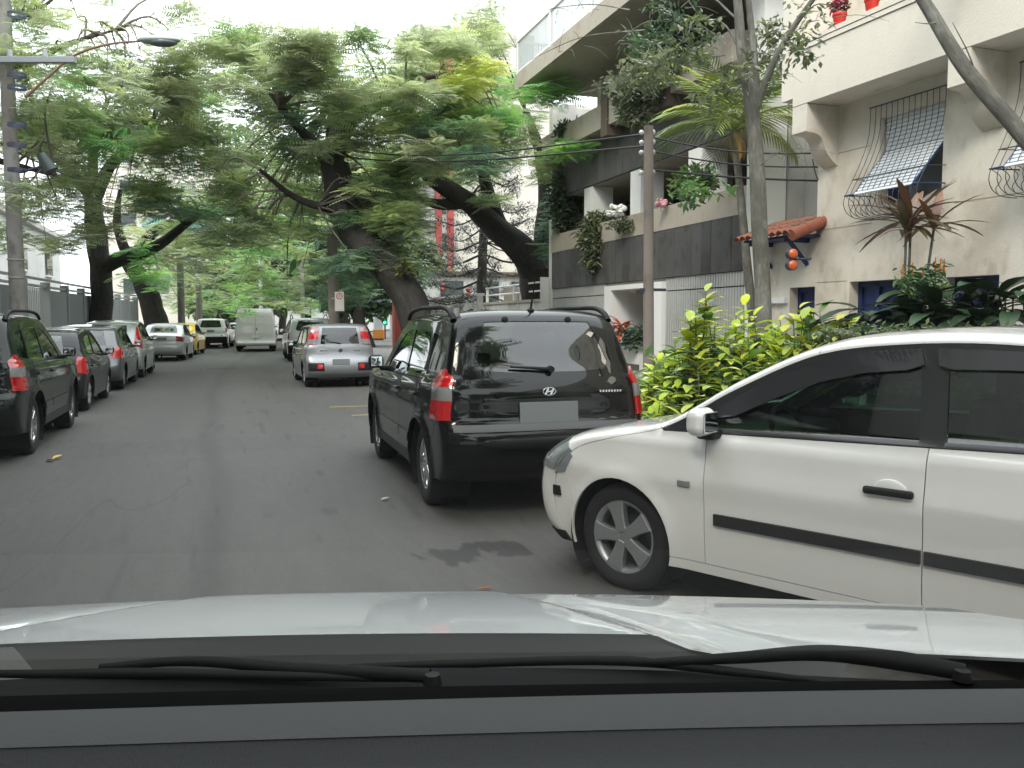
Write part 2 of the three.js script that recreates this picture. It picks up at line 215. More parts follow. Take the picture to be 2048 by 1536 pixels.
// ---------- cream house with barred window ----------
const creamTurn = 2.9 * Math.PI / 180;
{
  // local frame: +z runs along the front towards the viewer's street end, -x faces the street
  const b = thing('house', 'cream rendered house with a bracketed balcony, barred shuttered window and blue basement windows', 'house', [9.5, 0, -12], creamTurn);
  const W = (z0, z1, y0, y1, m = creamMat, x0 = 0, x1 = .4) => part('wall', box(x0, x1, y0, y1, z0, z1), m, b);
  // front wall built round its openings
  W(-1.5, -.78, .0, 2.98); W(-.14, .66, 0, 5.2); W(-.78, -.14, 2.17, 2.98); W(-.78, -.14, 0, 1.2);
  W(.66, 2.2, 2.215, 3.3); W(.66, 2.2, 0, 1.15); W(2.2, 9, 0, 1.15); W(2.2, 2.5, 1.15, 3.3); W(2.5, 3.35, 2.2, 3.3); W(3.35, 9, 1.15, 3.3); W(.66, 1.2, 3.3, 5.2); W(2.38, 3.72, 3.3, 5.2); W(1.2, 2.38, 4.68, 5.2); W(1.2, 2.38, 3.3, 3.36); W(3.72, 5.02, 3.3, 3.36); W(3.72, 5.02, 4.68, 5.2); W(5.02, 9, 3.3, 5.2); W(-.14, 9, 5.2, 10, creamMat, .3, .7);
  W(-1.5, -1.3, 2.985, 3.0); part('side_wall', box(.4, 9, 0, 10, -.14, .2), creamMat, b); part('side_wall', box(.4, 3, 0, 2.98, -1.5, -1.3), creamMat, b); part('flat_roof', box(0.01, 3, 2.985, 3.06, -1.3, -.145), creamMat, b);
  part('inner_wall', box(1.2, 1.3, 0, 9, .25, 9), creamClean, b); part('inner_wall', box(.9, 1.0, 0, 2.95, -1.25, -.15), creamClean, b);
  // thin render joints: shallow cover strips
  for (const [y, z0, z1] of [[2.225, -.1, .6], [3.1, .0, 1.1], [3.22, 2.6, 9], [4.3, -.1, 1.0]]) part('render_joint', box(-.004, 0, y, y + .012, z0, z1), mat(.3, .26, .2, .9), b);
  // basement windows in blue
  const bw = (z0, z1, y0, y1, n) => { const w = new THREE.Group(); w.name = 'basement_window'; b.add(w); part('shutter', box(.22, .26, y0, y1, z0, z1), blueWood, w); for (let i = 0; i <= n; i++) { const z = lerp(z0 + .04, z1 - .04, i / n); part('stile', box(.18, .22, y0, y1, z - .04, z + .04), blueWood, w); } part('rail', box(.18, .22, y1 - .09, y1, z0 + .08, z1 - .08), blueWood, w); };
  bw(-.78, -.14, 1.2, 2.17, 1); bw(.66, 2.2, 1.15, 2.215, 4); bw(2.5, 3.35, 1.15, 2.2, 2);
  part('sill_band', box(-.08, 0, 1.9, 2.0, -1.5, -.82), whitePaintMat, b); part('wall_base', box(-.03, 0, .0, 1.5, -1.5, -.8), beigeConc, b);
  // balcony: parapet with grooved capping, soffit, side return, corbel brackets
  const bal = new THREE.Group(); bal.name = 'balcony'; b.add(bal);
  part('parapet', box(-.66, -.5, 5.06, 5.9, -.02, 9), creamClean, bal); part('capping', box(-.69, -.47, 5.99, 6.06, .02, 9), creamClean, bal); part('capping', box(-.68, -.48, 5.91, 5.975, .02, 9), creamClean, bal); part('groove', box(-.64, -.5, 5.9, 6.0, .03, 9), creamClean, bal);
  part('soffit', box(-.5, .3, 5.06, 5.19, -.02, 9), creamMat, bal); part('end_wall', box(-.66, .3, 5.2, 9.5, -.3, -.02), creamClean, bal);
  const corbel = z0 => { const s = new THREE.Shape(); s.moveTo(.0, 4.12); s.lineTo(.02, 5.05); s.lineTo(-.655, 5.05); s.lineTo(-.655, 4.62); s.lineTo(-.6, 4.6); s.quadraticCurveTo(-.36, 4.62, -.3, 4.45); s.quadraticCurveTo(-.24, 4.25, -.02, 4.12); const g = new THREE.ExtrudeGeometry(s, { depth: .34, bevelEnabled: false, curveSegments: 10 }); g.translate(0, 0, z0); part('corbel', g, creamMat, bal); };
  corbel(-.02); corbel(3.0); corbel(6.2);
  // barred shuttered windows
  for (const z0 of [1.2, 3.72]) {
    const w = new THREE.Group(); w.name = 'barred_window'; b.add(w); const z1 = z0 + 1.18 + (z0 > 2 ? .12 : 0);
    part('glass', box(.3, .33, 3.36, 4.68, z0, z1), winGlass, w); for (const [a, c] of [[z0, z0 + .07], [z1 - .07, z1]]) part('frame', box(.2, .3, 3.36, 4.68, a, c), blueWood, w); part('frame', box(.2, .3, 3.36, 3.44, z0 + .07, z1 - .07), blueWood, w);
    // roller shutter: upright above, pushed out below
    for (let k = 0; k < 8; k++) part('shutter_slat', box(.1, .13, 4.62 - k * .062, 4.672 - k * .062, z0 + .03, z1 - .03), shutterWhite, w);
    for (let k = 0; k < 13; k++) { const g = rbox(.022, .054, z1 - z0 - .06, .006, 1); g.rotateZ(-.72); const t = (k + .5) / 13; g.translate(.1 - t * .62, 4.17 - t * .69, (z0 + z1) / 2); part('shutter_slat', g, shutterWhite, w); }
    for (const z of [z0 + .04, z1 - .04]) part('shutter_arm', bar([.1, 4.17, z], [-.52, 3.48, z], .016), blueIron, w);
    // belly grille
    const gz0 = z0 - .15, gz1 = z1 + .06, n = 13, pr = [[-.05, 4.86], [-.06, 4.5], [-.14, 4.2], [-.36, 3.75], [-.5, 3.5], [-.53, 3.36], [-.46, 3.24], [-.3, 3.17], [-.02, 3.16]];
    for (let k = 0; k <= n; k++) { const z = lerp(gz0, gz1, k / n); part('grille_bar', tube(pr.map(p => [p[0], p[1], z]), [.0055, .0055], 5, 0, 1, 16), ironDark, w); }
    for (const [i, m, r] of [[0, ironDark, .01], [3, ironDark, .008], [4, blueIron, .012]]) { part('grille_rail', merge([bar([pr[i][0], pr[i][1], gz0 - .02], [pr[i][0], pr[i][1], gz1 + .02], r), bar([pr[i][0], pr[i][1], gz0], [0, pr[i][1] + .02, gz0], r * .8), bar([pr[i][0], pr[i][1], gz1], [0, pr[i][1] + .02, gz1], r * .8)]), m, w); }
    for (let k = 0; k < 5; k++) { const z = lerp(gz0, gz1, k / 13); part('grille_scroll', tube([[-.5, 3.5, z], [-.4, 3.38, z + .07], [-.4, 3.26, z], [-.3, 3.2, z - .05]], [.005, .005], 5), ironDark, w); }
  }
  // tiled lean-to canopy over the passage door, on blue brackets
  const can = new THREE.Group(); can.name = 'tiled_canopy'; b.add(can);
  part('rafter_board', box(-.5, .1, 2.99, 3.03, -1.45, -.05).rotateZ(0), blueWood, can);
  const tileMats = [[.3, .1, .06], [.26, .095, .06], [.19, .1, .06], [.13, .09, .055]].map(c => mat(...c, .85)), tr = rng(77);
  for (let i = 0; i < 9; i++) for (let j = 0; j < 3; j++) { const c = new THREE.CylinderGeometry(.085, .072, .34, 10, 1, true, -Math.PI / 2, Math.PI); const g = merge([c, new THREE.CylinderGeometry(.078, .066, .34, 10, 1, true, -Math.PI / 2, Math.PI).scale(1, 1, .9)]); g.rotateY(Math.PI); g.rotateZ(Math.PI / 2); g.rotateX(Math.PI / 2); g.rotateZ(.36 + .02 * tr()); g.translate(-.52 + j * .29, 3.06 + j * .108 + (i % 2) * .006, -1.4 + i * .165); part('roof_tile', g, tileMats[j === 0 ? (tr() * 2) | 0 : 1 + ((tr() * 3) | 0)], can); }
  for (let j = 0; j < 3; j++) { const c = new THREE.CylinderGeometry(.1, .09, .36, 12, 1, false, 0, Math.PI * 2); c.rotateZ(Math.PI / 2); c.rotateZ(.36); c.translate(-.48 + j * .3, 3.06 + j * .11, .01); part('verge_tile', c, tileMats[0], can); }
  for (const z of [-1.3, -.35]) { part('canopy_bracket', bar([-.45, 3.0, z], [-.0, 2.55, z], .045, 4), blueWood, can); part('canopy_bracket', rbox(.5, .08, .09, .01, 1).translate(-.22, 2.96, z), blueWood, can); }
  shadows(b);
}
// ---------- walls and buildings further along ----------
function windowGrid(b, m, x, y0, rows, cols, z0, dz, dy, w, h, face) { for (let r = 0; r < rows; r++) for (let c = 0; c < cols; c++) { const zc = z0 + c * dz, yc = y0 + r * dy; const win = part('window', face === 'x' ? box(x - .02, x + .05, yc, yc + h, zc, zc + w) : box(zc, zc + w, yc, yc + h, x - .05, x + .02), m, b); part('window_sill', face === 'x' ? box(x - .12, x + .12, yc - .1, yc - .001, zc - .1, zc + w + .1) : box(zc - .1, zc + w + .1, yc - .1, yc - .001, x - .06, x + .1), whitePaintMat, win); } }
{ // low wall with railing beside the grey block
  const b = thing('boundary_wall', 'low stained white wall topped with two metal rails beside the grey block', 'wall');
  part('wall', box(11.3, 11.6, 0, 2.3, -38, -30.0), dirtyWhite, b); part('coping', box(11.24, 11.66, 2.3, 2.4, -38, -30.0), beigeConc, b);
  part('back_panel', box(12.6, 12.8, 1.5, 3.0, -38, -30.0), dirtyWhite, b); part('back_panel', box(12.5, 12.9, 1.0, 3.1, -38.6, -36.6), beigeConc, b);
  for (const y of [2.72, 3.05]) part('rail', bar([11.45, y, -38], [11.45, y, -30], .035), whitePaintMat, b);
  for (const z of [-37.8, -33.9, -30.2]) part('rail_post', box(11.4, 11.5, 2.4, 3.1, z - .05, z + .05), whitePaintMat, b);
  part('pillar', box(11.15, 11.75, 0, 3.2, -30.0, -29.97), whiteWall, b); shadows(b);
  const w2 = thing('boundary_wall', 'plain grey-white street wall with a signal lamp, between the railed wall and the red gate post', 'wall');
  part('wall', box(11.2, 11.5, 0, 2.75, -56, -38.65), greyWall, w2); part('coping', box(11.12, 11.58, 2.75, 2.86, -56, -38.65), dirtyWhite, w2); shadows(w2);
  const rp = thing('gate_post', 'red painted gate post at the foot of the leaning street tree', 'post'); const q = hit(803, 655, 1, 0, 7.2);
  part('shaft', box(q.x - .35, q.x + .35, 0, 2.35, q.z - .3, q.z + .3), mat(.3, .05, .04, .8), rp); part('cap', box(q.x - .42, q.x + .42, 2.35, 2.47, q.z - .37, q.z + .37), beigeConc, rp); shadows(rp);
}
const gableMat = new THREE.MeshStandardMaterial({ map: stainTex([.58, .55, .49], .15, 131), roughness: .9 });
{ // blank gable
  const b = thing('apartment_building', 'tall cream block with a blank gable wall behind the forked tree', 'building');
  const p0 = at(938, 560, 52), p1 = at(1180, 560, 52), X0 = p0.x, X1 = p0.x + 16, z = p0.z;
  part('gable_wall', box(X0, X1, 0, 14.5, z - 2.5, z), gableMat, b);
  part('roof_parapet', box(X0 - .1, X1, 14.5, 15, z - 2.6, z + .1), gableMat, b);
  const c = new THREE.Group(); c.name = 'ground_floor_wing'; b.add(c); part('wing_wall', box(X0 - 3, X0 + 5, 0, 4.2, z - 1.5, z + 1.6), dirtyWhite, c); part('wing_roof', box(X0 - 3.2, X0 + 5.2, 4.2, 4.45, z - 1.6, z + 1.9), brownMat, c); for (let i = 0; i < 3; i++) part('wing_window', box(X0 - 2.2 + i * 2.2, X0 - .8 + i * 2.2, 2.6, 3.9, z + 1.6, z + 1.66), winGlass, c); shadows(b);
  // white tower with red stripes
  const t = thing('apartment_building', 'white tower with red vertical stripes seen between the tree limbs', 'building'), a0 = at(866, 560, 66), zz = a0.z, a1 = hit(925, 560, 0, 1, zz);
  part('tower_wall', box(a0.x - 1.2, a1.x + 6, 0, 24, zz - 12, zz), dirtyWhite, t); const red = mat(.4, .075, .07, .8), w = (a1.x - a0.x);
  for (const f of [.08, .48]) part('red_stripe', box(a0.x + w * f, a0.x + w * (f + .22), 0, 23.6, zz, zz + .12), red, t);
  for (let y = 4; y < 23; y += 2.9) part('window', box(a0.x + w * .32, a0.x + w * .46, y, y + 1.4, zz, zz + .05), winGlass, t); for (let y = 3.4; y < 23; y += 2.9) part('balcony_slab', box(a0.x - 1.1, a0.x + w * .06, y, y + .25, zz, zz + .8), whitePaintMat, t); shadows(t);
}
{ // left street wall of grey panels
  const wall = thing('street_wall', 'grey panelled street wall with a pale top rail behind the parked cars', 'wall', [-5.75, 0, -26], -Math.atan2(1.1, 21));
  // local -z runs away along the street
  for (let i = 0; i < 15; i++) { const z = 16 - i * 2.6; if (i === 7) { const g = new THREE.Group(); g.name = 'barred_gate'; wall.add(g); for (let k = 0; k < 12; k++) part('gate_bar', bar([0, .15, z - .1 - k * .2], [0, 2.6, z - .1 - k * .2], .018, 5), galv, g); continue; } part('panel', box(-.08, .08, .1, 2.55, z - 2.56, z), new THREE.MeshStandardMaterial({ color: L3(.25 + .02 * (i % 3), .265 + .02 * (i % 3), .28 + .02 * (i % 3)), roughness: .7 }), wall); }
  for (let i = 0; i <= 15; i++) part('post', box(-.13, .13, .1, 2.8, 16.08 - i * 2.6, 16.0 - i * 2.6 - .06 + .0), galv, wall);
  for (const y of [2.62, 2.84]) part('top_rail', box(-.05, .05, y, y + .07, -23.2, 16.1), mat(.5, .51, .5, .6), wall); shadows(wall);
  const h = thing('house', 'plain white building rising behind the grey street wall', 'house');
  part('wall', box(-20, -9.5, 0, 6.4, -58, -33), whiteWall, h); part('roof_slab', box(-20.3, -9.2, 6.4, 6.65, -58.3, -32.7), dirtyWhite, h); part('plinth', box(-9.5, -9.3, 0, 3.1, -58, -33), greyWall, h); windowGrid(h, winGlass, -9.45, 4.1, 1, 3, -55, 6.5, 3, 1.6, 1.2, 'x'); shadows(h);
}
{ // tall white tower with balconies at the left
  const t = thing('apartment_building', 'tall white tower with projecting balconies above the street trees', 'building');
  part('tower_wall', box(-30, -13, 0, 34, -46, -24), whiteWall, t);
  for (let y = 5.8; y < 33; y += 3) for (const [z0, z1] of [[-44, -38], [-33.5, -26]]) { const s = part('balcony_slab', box(-13, -11.4, y, y + .22, z0, z1), beigeConc, t); part('balcony_front', box(-11.55, -11.4, y + .22, y + 1.15, z0, z1), whitePaintMat, s); const w = part('window', box(-13, -12.94, y + .25, y + 2.5, z0 + .6, z1 - .6), winGlass, t); for (let k = 1; k < 4; k++) part('window_frame', box(-12.94, -12.9, y + .25, y + 2.5, lerp(z0 + .6, z1 - .6, k / 4) - .04, lerp(z0 + .6, z1 - .6, k / 4) + .04), whitePaintMat, w); }
  part('roof_edge', box(-30.2, -12.6, 34, 34.6, -46.2, -23.8), beigeConc, t); shadows(t);
  const c = thing('apartment_building', 'pale cream block with rows of small windows glimpsed through foliage down the street', 'building');
  const a = at(215, 480, 78), e = at(450, 480, 78); part('front_wall', box(a.x, e.x, 0, 19, a.z - 14, a.z), creamClean, c); windowGrid(c, winGlass, a.z, 4, 5, 4, a.x + 1.2, 2.6, 3, 1.3, 1.4, 'z'); part('roof_edge', box(a.x - .2, e.x + .2, 19, 19.5, a.z - 14.2, a.z + .2), whitePaintMat, c); part('awning', box(a.x + 3, e.x - .5, 10.2, 10.9, a.z, a.z + .9), mat(.12, .3, .32, .7), c); shadows(c);
  const d = thing('apartment_building', 'grey-white block closing the far end of the street behind dense trees', 'building'); const f = at(470, 560, 130), g = at(900, 560, 130); part('front_wall', box(f.x, g.x, 0, 18, f.z - 12, f.z), greyWall, d); windowGrid(d, winGlass, f.z, 3, 5, 8, f.x + 2, 3.6, 3, 1.8, 1.5, 'z'); shadows(d);
}
// ---------- trees and plants ----------
const barkTex = (a, b, seed) => texture(256, 512, (u, v) => { const n = fbm(u, v, 10, 4, seed), f = fbm(u, v * .5, 40, 3, seed + 4), m = sstep(.52, .7, fbm(u, v, 5, 4, seed + 8)), k = .55 + .7 * f * n * 2; return a.map((c, i) => lin(lerp(c, b[i], m * .7) * k)); }, [.9, .5]);
const barkBump = texture(256, 256, (u, v) => fbm(u, v * .3, 28, 3, 17), [1.3, .6], false);
const barkDark = new THREE.MeshStandardMaterial({ map: barkTex([.03, .026, .023], [.035, .04, .027], 3), roughness: .95, bumpMap: barkBump, bumpScale: .03 });
const barkTwig = new THREE.MeshStandardMaterial({ map: barkTex([.14, .12, .1], [.16, .15, .12], 43), roughness: .95 });
const barkGrey = new THREE.MeshStandardMaterial({ map: barkTex([.12, .115, .1], [.2, .21, .19], 23), roughness: .95, bumpMap: barkBump, bumpScale: .01 });
const leafMat = (r, g, b) => phys(r, g, b, 1, { side: THREE.DoubleSide, transmission: .5, thickness: 0, ior: 1.4 });
const foliageMat = leafMat(1, 1, 1);      // tinted per copy
const glossLeaf = (r, g, b) => phys(r, g, b, .42, { side: THREE.DoubleSide });
// feathery compound leaves: a twig with fern-like leaves, each pinna a narrow blade
function feather(seed, nLeaf = 6, pairs = 8, len = .42) {
  const r = rng(seed), pos = [], idx = [];
  for (let k = 0; k < nLeaf; k++) {
    const az = k / nLeaf * 6.283 + r() * .9, up = .35 * r() - .05, dir = V3(Math.cos(az), up, Math.sin(az)).normalize(), side = V3(-Math.sin(az), .15 * (r() - .5), Math.cos(az)), L = len * (.75 + .5 * r()), root = dir.clone().multiplyScalar(.04);
    for (let i = 1; i <= pairs; i++) for (const s of [-1, 1]) {
      const t = i / pairs, c = root.clone().addScaledVector(dir, L * t).add(V3(0, -.22 * L * t * t, 0)), w = L * .36 * Math.sin(Math.PI * (.18 + .75 * t)), tip = c.clone().addScaledVector(side, s * w).addScaledVector(dir, w * .35).add(V3(0, -.25 * w, 0)), h = L / pairs * .34, n0 = pos.length / 3, m = c.clone().lerp(tip, .5);
      for (const p of [c, m.clone().addScaledVector(dir, h), tip, m.clone().addScaledVector(dir, -h)]) pos.push(p.x, p.y, p.z); idx.push(n0, n0 + 1, n0 + 2, n0, n0 + 2, n0 + 3);
    }
  }
  const g = new THREE.BufferGeometry(); g.setAttribute('position', new THREE.Float32BufferAttribute(pos, 3)); g.setIndex(idx); g.computeVertexNormals(); return g;
}
function leafBlade(L, W, droop = .2, n = 4, fold = .12) {   // along +x, tapering, drooping
  const pos = [], idx = []; for (let i = 0; i <= n; i++) { const t = i / n, w = W / 2 * Math.pow(Math.sin(Math.PI * clamp(.06 + .92 * t, 0, 1)), .8), x = L * t, y = -droop * L * t * t; for (const s of [-1, 0, 1]) pos.push(x, y + (s ? fold * w : 0), s * w); if (i) { const a = (i - 1) * 3, b = i * 3; idx.push(a, b, b + 1, a, b + 1, a + 1, a + 1, b + 1, b + 2, a + 1, b + 2, a + 2); } }
  const g = new THREE.BufferGeometry(); g.setAttribute('position', new THREE.Float32BufferAttribute(pos, 3)); g.setIndex(idx); g.computeVertexNormals(); return g;
}
function leafTuft(seed, n, L, W) { const r = rng(seed), list = []; for (let i = 0; i < n; i++) { const g = leafBlade(L * (.7 + .6 * r()), W * (.7 + .6 * r()), .25, 2); g.translate(L * .15, 0, 0); g.rotateZ((r() - .4) * 1.5); g.rotateY(r() * 6.283); g.translate((r() - .5) * L * 1.6, (r() - .5) * L * 1.4, (r() - .5) * L * 1.6); list.push(g); } return merge(list); }
const FEATHERS = [feather(1), feather(2, 7, 8, .38), feather(3, 5, 9, .5)], TUFTS = [leafTuft(5, 16, .2, .09), leafTuft(6, 18, .16, .08), leafTuft(7, 14, .24, .1)];
const GREENS = [[.062, .092, .03], [.08, .112, .032], [.1, .13, .04], [.05, .08, .03], [.12, .145, .04]], OLIVE = [[.09, .112, .045], [.11, .132, .05], [.08, .102, .042], [.135, .158, .055], [.105, .118, .05]], DEEP = [[.025, .055, .018], [.035, .07, .02], [.05, .085, .025], [.03, .06, .03]], FRESH = [[.07, .15, .03], [.1, .18, .03], [.05, .11, .03]];
const M4 = new THREE.Matrix4(), QT = new THREE.Quaternion(), EU = new THREE.Euler();
// clumps: [x, y, z, rx, ry, rz, count, palette]
function crown(tree, clumps, geos, seed, { scale = 1, tilt = .5, flat = .5, name = 'crown', dens = 1, lum = 1.5 } = {}) {
  const r = rng(seed), mats = geos.map(() => []), cols = geos.map(() => []);
  for (const [x, y, z, rx, ry, rz, n, pal] of clumps) for (let i = 0; i < n * dens; i++) {
    const a = r() * 6.283, u = 2 * r() - 1, rad = Math.pow(r(), .4), c = Math.sqrt(1 - u * u); let yy = u * rad; if (r() < flat) yy = Math.round(yy * 2.2) / 2.2 + (r() - .5) * .16;
    const p = V3(x + Math.cos(a) * c * rad * rx, y + yy * ry, z + Math.sin(a) * c * rad * rz), s = scale * (.65 + .75 * r()), k = (r() * geos.length) | 0;
    EU.set((r() - .5) * tilt, r() * 6.283, (r() - .5) * tilt); M4.compose(p, QT.setFromEuler(EU), V3(s, s, s)); mats[k].push(M4.clone());
    const g = pal[(r() * pal.length) | 0], v = .8 + .45 * r(); cols[k].push(L3(g[0] * v * lum, g[1] * v * lum * .96, g[2] * v * lum * 1.3));
  }
  geos.forEach((g, k) => { if (!mats[k].length) return; const im = new THREE.InstancedMesh(g, foliageMat, mats[k].length); mats[k].forEach((m, i) => { im.setMatrixAt(i, m); im.setColorAt(i, cols[k][i]); }); im.name = name; im.userData.kind = 'stuff'; im.castShadow = im.receiveShadow = true; tree.add(im); });
}
// thin branches from given forks towards the clumps
function branchwork(tree, forks, clumps, seed, m, r0 = .05, per = 3) {
  const r = rng(seed), list = []; if (tree.forkPoints) forks = tree.forkPoints;
  for (const c of clumps) { if (tree.forkPoints && r() < .4) continue; const o = V3(c[0], c[1], c[2]); let best = forks[0]; for (const f of forks) if (f.distanceTo(o) < best.distanceTo(o)) best = f; for (let k = 0; k < per; k++) { const e = o.clone().add(V3((r() - .5) * c[3] * 1.7, (r() - .3) * c[4] * 1.2, (r() - .5) * c[5] * 1.7)), mid = best.clone().lerp(e, .5).add(V3((r() - .5) * .5, .25 + .3 * r(), (r() - .5) * .5)); list.push(tube([best, mid, e], [r0, r0 * .6, r0 * .15], 5, 0, 1, 8)); for (let j = 0; j < 3; j++) { const s = mid.clone().lerp(e, r() * .8), t = s.clone().add(V3((r() - .5) * c[3], (r() - .35) * c[4], (r() - .5) * c[5])); list.push(tube([s, s.clone().lerp(t, .5).add(V3(0, .1, 0)), t], [r0 * .35, r0 * .2, r0 * .08], 4, 0, 1, 5)); } } }
  part('twig', merge(list), m, tree, 'stuff');
}
const px = (x, y, d, rpx, rypx, n, pal, rz) => { const p = at(x, y, d), rx = rpx * d / FPX; return [p.x, p.y, p.z, rx, rypx * d / FPX, rz ?? Math.max(rx, 1.2), n, pal]; };
// many small clumps spread through a region seen between two photo corners and two depths
function spread(seed, x0, y0, x1, y1, d0, d1, n, per, pal, r = 38) { const q = rng(seed), o = []; for (let i = 0; i < n; i++) { const d = lerp(d0, d1, q()), s = .6 + .8 * q(); o.push(px(lerp(x0, x1, q()), lerp(y0, y1, q()), d, r * s, r * s * (.4 + .4 * q()), Math.round(per * s * s * .58), Array.isArray(pal[0][0]) ? pal[(q() * pal.length) | 0] : pal, r * s * d / FPX * 1.3)); } return o; }
function limb(tree, pts, radii, m, seed, name = 'limb') { const c = new THREE.CatmullRomCurve3(pts, false, 'centripetal'); tree.forkPoints = tree.forkPoints || []; for (let i = 3; i <= 10; i++) tree.forkPoints.push(c.getPoint(i / 10)); return part(name, tube(pts, radii, 12, .12, seed), m, tree); }
{ // leaning kerb tree over the road
  const t = thing('street_tree', 'dark leaning street tree carrying a bromeliad, its feathery crown over the road', 'tree');
  const A = at(760, 520, 24), B = at(694, 425, 25), C = at(668, 335, 25.5);
  part('trunk', tube([[5.3, 0, -22.6], at(833, 640, 23.2), at(805, 575, 23.5), A, B, C], [.62, .46, .44, .46, .5, .42], 16, .14, 3), barkDark, t);
  const f1 = at(610, 270, 25), f2 = at(735, 215, 25), f3 = at(560, 215, 24), f4 = at(660, 205, 27), f5 = at(830, 165, 25), f6 = at(930, 200, 26);
  limb(t, [C, at(640, 300, 25.5), f1, f3], [.26, .2, .15, .08], barkDark, 5); limb(t, [C, at(690, 270, 25.5), f2, f5, at(930, 140, 25)], [.25, .2, .14, .1, .05], barkDark, 6); limb(t, [C, at(668, 270, 26), f4], [.22, .16, .08], barkDark, 7); limb(t, [f2, at(830, 240, 25.5), f6], [.12, .09, .05], barkDark, 8);
  limb(t, [B, at(600, 400, 25), at(520, 340, 24)], [.14, .1, .05], barkDark, 9);
  const cl = [
    ...spread(301, 420, 75, 1010, 190, 21, 27, 46, 34, [OLIVE, OLIVE, GREENS]), ...spread(302, 470, 190, 960, 330, 22, 28, 46, 32, [GREENS, OLIVE, GREENS, DEEP]), ...spread(303, 690, 320, 815, 560, 23, 27, 24, 36, [GREENS, DEEP, GREENS]), ...spread(304, 430, 320, 690, 480, 25, 33, 34, 28, [GREENS, GREENS, OLIVE]), ...spread(308, 470, 440, 660, 610, 30, 40, 22, 15, [GREENS, FRESH], 30), ...spread(305, 900, 130, 1000, 190, 23, 25, 5, 26, [[.2, .22, .05], [.16, .18, .05]]), ...spread(306, 940, 210, 1040, 330, 24, 26, 8, 30, [FRESH, GREENS]), ...spread(307, 640, 520, 720, 600, 30, 36, 8, 34, DEEP)];
  crown(t, cl, FEATHERS, 31, { tilt: .7, flat: .05, lum: 4.0 }); branchwork(t, [f1, f2, f3, f4, f5, f6, B, at(520, 340, 24)], cl, 32, barkTwig, .045, 1); shadows(t);
  const br = thing('bromeliad', 'spiky yellow-green bromeliad perched on the leaning trunk', 'plant', at(812, 545, 23).toArray()), r = rng(8), bl = [.16, .2].map((w, i) => leafBlade(.6 + .15 * i, .06, .45, 5)), bm = [glossLeaf(.1, .14, .03), glossLeaf(.16, .18, .04), glossLeaf(.14, .11, .04)];
  for (let i = 0; i < 34; i++) { const g = part('leaf', bl[i % 2], bm[(r() * 3) | 0], br); g.rotation.set(0, r() * 6.28, .2 + 1.0 * r(), 'YXZ'); g.position.set((r() - .5) * .5, (r() - .5) * .3, (r() - .5) * .3); } shadows(br);
}
{ // forked tree behind the railed wall
  const t = thing('street_tree', 'massive forked tree with one long limb stretching over the street, behind the railed wall', 'tree');
  const base = V3(12.6, 0, -34.4), k = at(1078, 540, 34.5), e1 = at(1010, 470, 33), e2 = at(935, 405, 31.5), e3 = at(862, 352, 30.5), e4 = at(880, 285, 30);
  part('trunk', tube([base, at(1082, 600, 34.6), k], [1.0, .85, .75], 16, .1, 13), barkDark, t);
  limb(t, [at(1076, 560, 34.5), at(1048, 505, 34), e1, e2, e3, at(846, 325, 30.3)], [.62, .6, .5, .36, .3, .2], barkDark, 14); limb(t, [k, at(1088, 450, 34.5), at(1092, 380, 34.6), at(1078, 300, 34), at(1050, 220, 33)], [.46, .36, .3, .24, .14], barkDark, 15);
  limb(t, [e3, at(855, 310, 30), e4, at(920, 262, 29.5)], [.24, .2, .15, .1], barkDark, 16); limb(t, [e2, at(880, 408, 31), at(830, 395, 30.5)], [.22, .2, .12], barkDark, 17); limb(t, [at(1090, 400, 34.5), at(1120, 390, 33.5), at(1150, 370, 33)], [.2, .14, .08], barkDark, 18); limb(t, [e1, at(975, 380, 32), at(960, 300, 31), at(970, 230, 30)], [.3, .24, .18, .1], barkDark, 19);
  const cl = [
    ...spread(311, 940, 30, 1020, 110, 29, 33, 7, 26, OLIVE), ...spread(312, 890, 170, 1060, 330, 28, 33, 24, 30, [GREENS, FRESH, OLIVE]), ...spread(313, 750, 310, 825, 430, 28, 31, 10, 30, GREENS), px(1095, 185, 28, 45, 18, 50, FRESH), px(1110, 330, 31, 45, 40, 60, GREENS), px(1120, 450, 33, 36, 70, 90, DEEP), px(1140, 300, 28, 40, 20, 36, FRESH), ...spread(314, 930, 330, 1010, 400, 30, 33, 4, 20, GREENS)];
  crown(t, cl, FEATHERS, 41, { tilt: .7, scale: 1.15, flat: .05, lum: 4.0 }); branchwork(t, [e2, e3, e4, at(970, 230, 30), at(1050, 220, 33), at(1078, 300, 34), at(830, 395, 30.5), at(1150, 370, 33)], cl, 42, barkTwig, .05, 1); shadows(t);
}
